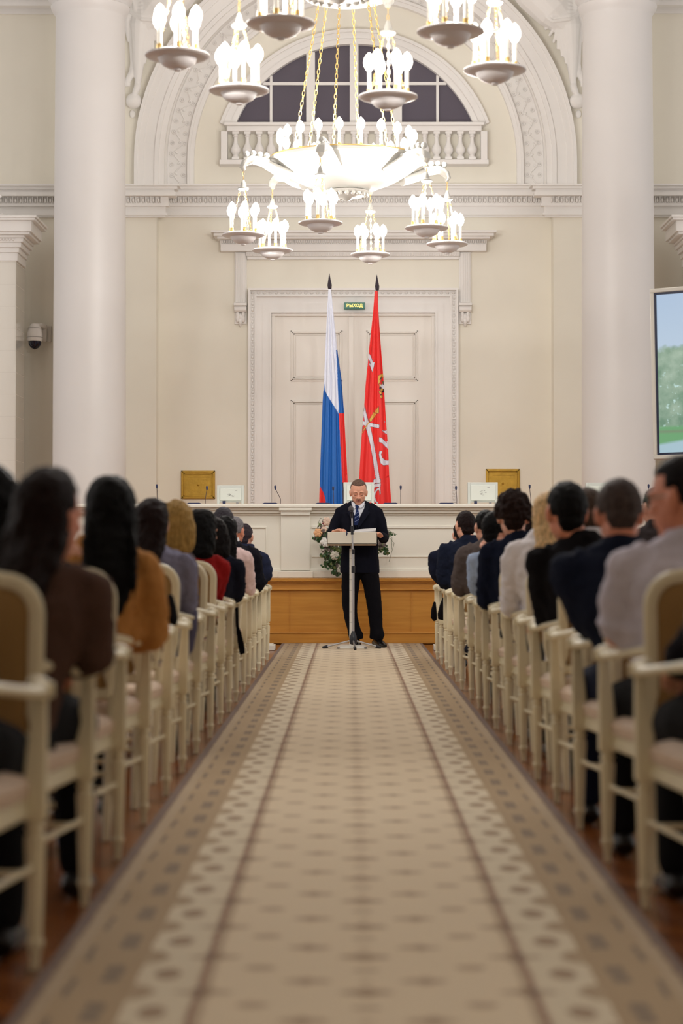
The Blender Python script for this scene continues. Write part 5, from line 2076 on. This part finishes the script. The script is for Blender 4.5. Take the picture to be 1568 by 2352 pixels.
# ================================================================== FLAGS
def flag(name, label, Yf, tip, base, Ledge, Redge, faces, mats, cols, folds, zc=None, tail=None):
    """hanging flag: edges given as photo-height profiles, cloth pleated in depth.
       faces: function (px,py)->material index"""
    tx_, ty_ = tip
    t = thing(name, label, 'flag', (X(base[0], Yf), Yf, ZPT))
    O = Vector(t.location)
    def L(px, py, dy=0.0):
        return P(px, py, Yf - dy) - O
    pole = MB().tube([L(*base), L(tx_ + (base[0] - tx_) * (665 - ty_) / (base[1] - ty_), 665)], .014, 10)
    pole.build('flag_pole', M_darkgrey, t)
    m = MB()
    m.tube([L(tx_ + 1, ty_ + 36), L(tx_ + 1, ty_ + 30), L(tx_ + .8, ty_ + 27), L(tx_ + .4, ty_ + 14), L(tx_, ty_)], [.018, .024, .026, .014, .002], 8)
    m.torus(L(tx_ + 1, ty_ + 33), .016, .008, 'Z', 12, 6)
    m.build('spear_finial', mat('spear_dark_metal', (52, 42, 52), .35, metal=.3), t)
    b = MB().lathe([(.2, 0), (.2, .02), (.06, .05), (.025, .1), (.022, .3)], (0, 0, 0), 20)
    b.build('flag_base', M_darkgrey, t)

    def interp(tab, y):
        for (y0, x0), (y1, x1) in zip(tab, tab[1:]):
            if y <= y1:
                return x0 + (x1 - x0) * (y - y0) / (y1 - y0)
        return tab[-1][1]
    y0, y1 = Ledge[0][0], max(Ledge[-1][0], Redge[-1][0])
    ny, nx = 620, cols
    vs_, mi_ = [], []
    for i in range(ny + 1):
        y = y0 + (y1 - y0) * i / ny
        xl, xr = interp(Ledge, y), interp(Redge, y)
        wid = (xr - xl)
        g = min(1, (y - y0) / 160)
        for j in range(nx + 1):
            u = j / nx
            px = xl + wid * u
            dpt = .03 + g * (.035 * math.sin(PI * u) + .016 * math.sin(u * folds * 2 * PI + y * .004) + .008 * math.sin(u * folds * 4.6 * PI + 1 + y * .006))
            vs_.append(L(px, y, dpt))
    fs_ = []
    for i in range(ny):
        for j in range(nx):
            a = i * (nx + 1) + j
            y = y0 + (y1 - y0) * (i + .5) / ny
            xl, xr = interp(Ledge, y), interp(Redge, y)
            k_ = faces(xl + (xr - xl) * (j + .5) / nx, y)
            if k_ < 0:
                continue
            fs_.append((a, a + 1, a + nx + 2, a + nx + 1))
            mi_.append(k_)
    # back side of the roll, closing the cloth around the pole
    nb = len(vs_)
    for i in range(0, ny + 1, 10):
        y = y0 + (y1 - y0) * i / ny
        xl, xr = interp(Ledge, y), interp(Redge, y)
        g = min(1, (y - y0) / 160)
        for j in range(13):
            u = j / 12
            vs_.append(L(xl + (xr - xl) * u * (1 if y < 1095 else .78), y, .03 - g * (.07 * math.sin(PI * u) + .012 * math.sin(u * 9 * PI))))
    for i in range(ny // 10):
        for j in range(12):
            a = nb + i * 13 + j
            fs_.append((a, a + 13, a + 14, a + 1))
            y = y0 + (y1 - y0) * (i * 10 + 5) / ny
            mi_.append(max(0, faces(interp(Ledge, y) + 4, y) if j < 6 else faces(interp(Redge, y) - (3 if y < 1095 else 18), y)))
    m = MB()
    m.v = [tuple(v) for v in vs_]
    m.f = [list(f) for f in fs_]
    m.mi = mi_
    me_o = m.build('flag_cloth', mats, t, auto=False)
    return t


def zp7(pts):
    return [(700 + a / 4.055, 600 + b / 4.055) for a, b in pts]


def inpoly(x, y, poly):
    c = False
    n_ = len(poly)
    for i in range(n_):
        x1, y1 = poly[i]
        x2, y2 = poly[(i + 1) % n_]
        if (y1 > y) != (y2 > y) and x < (x2 - x1) * (y - y1) / (y2 - y1) + x1:
            c = not c
    return c


Yfl = 23.75
F_white = mat('flag_white_cloth', (222, 224, 236), .6, bump=.1, bscale=200)
F_blue = mat('flag_blue_cloth', (18, 92, 170), .55, bump=.1, bscale=200)
F_red = mat('flag_red_cloth', (222, 40, 36), .6, bump=.1, bscale=200)
# tricolour: front layer
wl = zp7([(178, 1120), (185, 1200), (210, 1250), (240, 1300), (275, 1355), (300, 1395), (320, 1435), (330, 1440)])
rl = zp7([(140, 1930), (143, 2100), (160, 2135), (175, 2160), (190, 2210), (198, 2280)])
rear_split = [(830, 290), (1000, 301), (1100, 304), (1420, 315), (1700, 331), (2060, 349)]


def tri(px, py):
    # boundary between front layer and the rear layer
    cy = (py - 600) * 4.055
    cx = (px - 700) * 4.055
    if cy > 828:
        xs = rear_split[-1][1]
        for (a, b), (c_, d_) in zip(rear_split, rear_split[1:]):
            if cy <= c_:
                xs = b + (d_ - b) * (cy - a) / (c_ - a)
                break
        if cx > xs and cy < 2062:
            return 1 if cy < 1416 else 2
    if cy >= 2062 and px > 786.5:
        return -1
    if cx < 200 and cy > 1900:
        for (a, b), (c_, d_) in zip(rl, rl[1:]):
            if b <= py <= d_:
                if px < a + (c_ - a) * (py - b) / (d_ - b):
                    return 2
    yb = wl[-1][1]
    if px <= wl[0][0]:
        yb = wl[0][1]
    for (a, b), (c_, d_) in zip(wl, wl[1:]):
        if a <= px <= c_:
            yb = b + (d_ - b) * (px - a) / (c_ - a + 1e-6)
            break
    return 0 if py < yb else 1


Lt = [(664, 753.8), (723, 750.5), (797, 747), (874, 744), (920, 740.7), (1019, 737), (1142, 733), (1200, 732)]
Rt = [(664, 760), (723, 766), (805, 774.5), (871, 784), (950, 790), (1044, 795), (1099, 798), (1200, 803)]
flag('flag', 'white, blue and red striped flag furled on a spear-tipped pole', Yfl, (756, 628), (797, 1300), Lt, Rt, tri, [F_white, F_blue, F_red], 64, 3)

Lr = zp7([(650, 275), (635, 470), (610, 700), (595, 850), (580, 1000), (565, 1150), (555, 1310), (545, 1430), (530, 1600), (520, 1750), (505, 2020), (498, 2300), (494, 2450)])
Rr = zp7([(676, 275), (685, 480), (700, 700), (715, 900), (730, 1080), (745, 1330), (760, 1560), (775, 1750), (785, 2000), (805, 2240), (815, 2450)])
grey_shapes = [zp7(p) for p in (
    [(595, 855), (610, 880), (622, 910), (632, 944), (650, 938), (628, 1032), (596, 950), (610, 958), (604, 930), (590, 902)],
    [(556, 1335), (566, 1400), (590, 1490), (604, 1520), (640, 1690), (668, 1850), (696, 2030), (660, 2030), (636, 1860), (612, 1720), (580, 1590), (565, 1545), (545, 1410), (552, 1400)],
    [(538, 1490), (560, 1496), (610, 1508), (650, 1516), (692, 1524), (690, 1556), (640, 1545), (600, 1538), (560, 1528), (536, 1524)],
    [(692, 1640), (716, 1648), (736, 1668), (768, 1700), (770, 1742), (745, 1722), (716, 1690), (690, 1682)],
    [(720, 1578), (762, 1580), (764, 1610), (745, 1600)], [(738, 1492), (758, 1496), (758, 1520)],
    [(694, 1770), (720, 1768), (708, 1800), (720, 1832), (745, 1852), (780, 1862), (782, 1898), (740, 1896), (712, 1876), (696, 1838), (690, 1800)],
    [(698, 1840), (705, 1846), (722, 1880), (752, 1898), (730, 1900), (706, 1880)],
    [(640, 2035), (660, 2030), (704, 2028), (704, 2062), (660, 2066), (640, 2072)], [(638, 2080), (660, 2074), (704, 2068), (704, 2100), (660, 2104), (640, 2112)],
    [(690, 2104), (702, 2104), (703, 2170), (697, 2176)],
    [(700, 2120), (672, 2136), (656, 2164), (652, 2200), (664, 2232), (684, 2252), (672, 2262), (648, 2236), (640, 2200), (644, 2160), (660, 2128), (684, 2110)])]
gold_shapes = [zp7(p) for p in (
    [(534, 1592), (556, 1548), (594, 1496), (602, 1500), (570, 1545), (546, 1580), (536, 1604)],
    [(600, 1470), (612, 1456), (626, 1466), (622, 1488), (606, 1496)], [(612, 1456), (640, 1406), (664, 1424), (630, 1476)], [(652, 1404), (658, 1384), (686, 1354), (688, 1412), (670, 1420)],
    [(684, 1066), (724, 1046), (727, 1080), (712, 1092), (696, 1130), (682, 1146), (680, 1100)], [(690, 1150), (704, 1140), (712, 1160), (700, 1176)], [(706, 1180), (722, 1166), (728, 1200), (712, 1215), (704, 1200)],
    [(690, 1208), (704, 1214), (716, 1226), (712, 1240), (696, 1236)], [(700, 1252), (720, 1246), (724, 1262), (712, 1276), (702, 1268)], [(722, 1120), (732, 1110), (736, 1180), (726, 1170)])]
dark_shapes = [zp7(p) for p in ([(692, 1100), (716, 1070), (720, 1076), (700, 1110)], [(690, 1180), (706, 1160), (716, 1176), (700, 1206)], [(716, 1205), (730, 1200), (730, 1222), (718, 1224)], [(699, 1238), (716, 1240), (708, 1250)])]
sil_shapes = [zp7(p) for p in ([(702, 1160), (722, 1140), (734, 1160), (730, 1190), (716, 1180)],)]


def shrink_in(px, py, polys):
    return any(inpoly(px, py, q) for q in polys)


def redf(px, py):
    if shrink_in(px, py, sil_shapes):
        return 1
    if shrink_in(px, py, dark_shapes):
        return 3
    if shrink_in(px, py, gold_shapes):
        return 2
    if shrink_in(px, py, grey_shapes):
        return 1
    # thin dark outline around the emblem
    d_ = .75
    for ox, oy in ((d_, 0), (-d_, 0), (0, d_), (0, -d_)):
        if shrink_in(px + ox, py + oy, grey_shapes) or shrink_in(px + ox, py + oy, gold_shapes):
            return 3
    return 0


flag('flag', 'red city flag with anchor and eagle emblem on a spear-tipped pole', Yfl, (865, 631), (868, 1300), [(b, a) for a, b in Lr], [(b, a) for a, b in Rr], redf,
     [F_red, mat('flag_silver_print', (206, 204, 214), .6), mat('flag_gold_print', (206, 160, 70), .55), mat('flag_dark_print', (56, 34, 44), .6)], 110, 2.2)

# ================================================================== SCREEN
SYY = 17.0
k = SYY / F
c_ = P(1498, 665, SYY)
SC = thing('display_screen', 'large white-framed screen showing trees and lawn at the right edge', 'screen', (X(1503, SYY), SYY, .001), -.0)
x0 = 0.0
wd = 2.35
za, zb_ = Z(1056, SYY), Z(665, SYY)
tilt = Matrix.Translation((0, 0, 0)) @ Matrix.Rotation(math.radians(-1.3), 4, 'Y')
TM = Matrix.Translation((0, 0, za)) @ Matrix.Rotation(math.radians(-28), 4, 'Z') @ Matrix.Rotation(math.radians(-1.1), 4, 'Y')
H_ = zb_ - za
def fr(m, a0, a1, b0, b1, y0_, y1_, t_):
    m.box(a0, a1, y0_, y1_, b0, b0 + t_)
    m.box(a0, a1, y0_, y1_, b1 - t_, b1)
    m.box(a0, a0 + t_, y0_, y1_, b0 + t_, b1 - t_)
    m.box(a1 - t_, a1, y0_, y1_, b0 + t_, b1 - t_)
m = MB()
fr(m, 0, wd, 0, H_, -.03, .03, .034)
m.box(.0, wd, .03, .08, 0, H_)
m.xf(TM).build('screen_frame', mat('screen_white_frame', (224, 220, 210), .4), SC, bevel=.006)
m = MB()
fr(m, .034, wd - .034, .034, H_ - .034, -.022, .0, .018)
m.xf(TM).build('screen_bezel', mat('screen_navy_bezel', (24, 34, 66), .3), SC)
pic = mat('screen_picture', (10, 12, 14), .2)
nt = pic.node_tree
b = nt.nodes['Principled BSDF']
g = N(nt)
tc = nt.nodes.new('ShaderNodeTexCoord')
spx = nt.nodes.new('ShaderNodeSeparateXYZ')
nt.links.new(tc.outputs['Generated'], spx.inputs[0])
def noise(scale, det=5, stretch=None):
    mp2 = nt.nodes.new('ShaderNodeMapping')
    mp2.inputs['Scale'].default_value = stretch or (1, 1, 1)
    nt.links.new(tc.outputs['Object'], mp2.inputs[0])
    n = nt.nodes.new('ShaderNodeTexNoise')
    n.inputs['Scale'].default_value = scale
    n.inputs['Detail'].default_value = det
    nt.links.new(mp2.outputs[0], n.inputs['Vector'])
    return n.outputs['Fac']
zc_ = spx.outputs[2]
xc_ = spx.outputs[0]
cc = g.mix(g.m('MULTIPLY', zc_, 1.0), lin((214, 228, 236)), lin((176, 198, 224)))
edge = g.m('ADD', g.m('ADD', .66, g.m('MULTIPLY', xc_, .28)), g.m('MULTIPLY', g.m('SUBTRACT', noise(4), .5), .4))
tree = g.m('MULTIPLY', g.m('SUBTRACT', edge, zc_), 22.0, clamp=True)
tcol = g.mix(g.m('MULTIPLY', g.m('SUBTRACT', noise(7), .35), 2.6, clamp=True), lin((112, 146, 122)), lin((176, 196, 176)))
cc = g.mix(tree, cc, tcol)
gap = g.m('MULTIPLY', g.m('MULTIPLY', g.m('SUBTRACT', noise(26, 6), .6), 12.0, clamp=True), g.m('MULTIPLY', g.m('SUBTRACT', .6, zc_), 6.0, clamp=True))
cc = g.mix(gap, cc, lin((196, 226, 220)))
lawn = g.m('MULTIPLY', g.m('SUBTRACT', .17, zc_), 60.0, clamp=True)
cc = g.mix(lawn, cc, lin((112, 168, 118)))
hed = g.m('MULTIPLY', g.m('MULTIPLY', g.m('SUBTRACT', .145, zc_), 60.0, clamp=True), g.m('MULTIPLY', g.m('SUBTRACT', zc_, .115), 60.0, clamp=True))
cc = g.mix(hed, cc, lin((126, 142, 116)))
path = g.m('MULTIPLY', g.m('SUBTRACT', g.m('ADD', .06, g.m('MULTIPLY', xc_, .25)), zc_), 50.0, clamp=True)
cc = g.mix(path, cc, lin((172, 200, 212)))
nt.links.new(cc, b.inputs['Emission Color'])
b.inputs['Emission Strength'].default_value = .85
m = MB()
m.box(.052, wd - .052, -.012, -.006, .052, H_ - .052)
m.xf(TM).build('screen_panel', pic, SC, smooth=False)
m = MB()
for dx in (.14, .17):
    p = TM @ Vector((dx + .03, .05, 0))
    m.tube([(p.x, p.y, 0), (p.x, p.y, za + .2)], .012, 10)
m.build('stand_pole', mat('stand_white_tube', (222, 218, 208), .4), SC)
m = MB()
p = TM @ Vector((wd - .3, .06, 0))
m.tube([(p.x, p.y, 0), (p.x, p.y, za + .2)], .02, 10)
m.build('stand_pole', mat('stand_white_tube', (222, 218, 208), .4), SC)
m = MB().box(-.1, .4, -.35, .25, 0, .03).build('stand_base', M_desk, SC)
m = MB().box(1.6, 2.1, .6, 1.1, 0, .03)
m = MB().box(p.x - .25, p.x + .25, p.y - .3, p.y + .3, 0, .03).build('stand_base', M_desk, SC)

# ================================================================== SMALL THINGS AMONG THE SEATS
def hang(name, label, cat, Yh, pts, rad, rgb, matname, owner=None):
    c0_ = P(pts[0][0], pts[0][1], Yh)
    m = MB()
    m.tube([P(a, b_, Yh) - c0_ for a, b_ in pts], rad, 12, ref=(0, 1, 0))
    o = m.build(name, fabric(matname, rgb), None, voxel=.006, sm=1)
    o.location = c0_
    if owner:
        for q_ in col.objects:
            if owner in str(q_.get('label', '')):
                o.parent = q_
                o.location = c0_ - q_.location
                return o
    return tag(o, label, cat)


hang('coat_hem', 'blue-grey coat hem hanging beside the left aisle chair', 'coat hem', 10.0, [(436, 1400), (433, 1440), (428, 1490), (420, 1522)], [(.04, .03), (.045, .03), (.035, .025), (.008, .01)], (92, 90, 116), 'blue_grey_coat_hem', owner='woman with long dark brown hair')
hang('coat_hem', 'dark red coat hem hanging between left aisle chairs', 'coat hem', 12.45, [(463, 1425), (464, 1455), (463, 1485), (461, 1508)], [(.012, .03), (.02, .03), (.024, .02), (.008, .01)], (110, 14, 22), 'red_coat_hem', owner='in a dark red jacket')
hang('bag_strap', 'black bag strap looping down beside the left aisle chairs', 'strap', 13.6, [(543, 1395), (545, 1440), (549, 1475), (554, 1504), (559, 1500), (557, 1480), (548, 1445)], [(.012, .008)] * 7, (12, 10, 14), 'black_strap')
hang('dark_bag', 'black bag hanging by the left chair with the golden coat', 'bag', 8.9, [(392, 1365), (389, 1390), (384, 1415), (380, 1432)], [(.01, .03), (.03, .04), (.05, .05), (.05, .04)], (16, 13, 16), 'black_bag')
hang('dark_bag', 'black bag hanging between the front right chairs', 'bag', 17.75, [(1019, 1372), (1020, 1390), (1016, 1412), (1013, 1424)], [(.012, .02), (.04, .04), (.045, .04), (.03, .03)], (14, 12, 16), 'black_bag')
hang('dark_bag', 'black bag on the aisle side of the frontmost right chair', 'bag', 18.7, [(998, 1382), (996, 1400), (996, 1418), (999, 1426)], [(.01, .02), (.025, .03), (.03, .03), (.015, .02)], (14, 12, 16), 'black_bag')
hang('shoe', 'dark shoe with pale sole edge poking out between right aisle chairs', 'shoe', 14.6, [(1097, 1484), (1086, 1487), (1075, 1492), (1066, 1494)], [(.03, .04), (.045, .045), (.04, .035), (.015, .02)], (38, 40, 54), 'dark_shoe_leather')
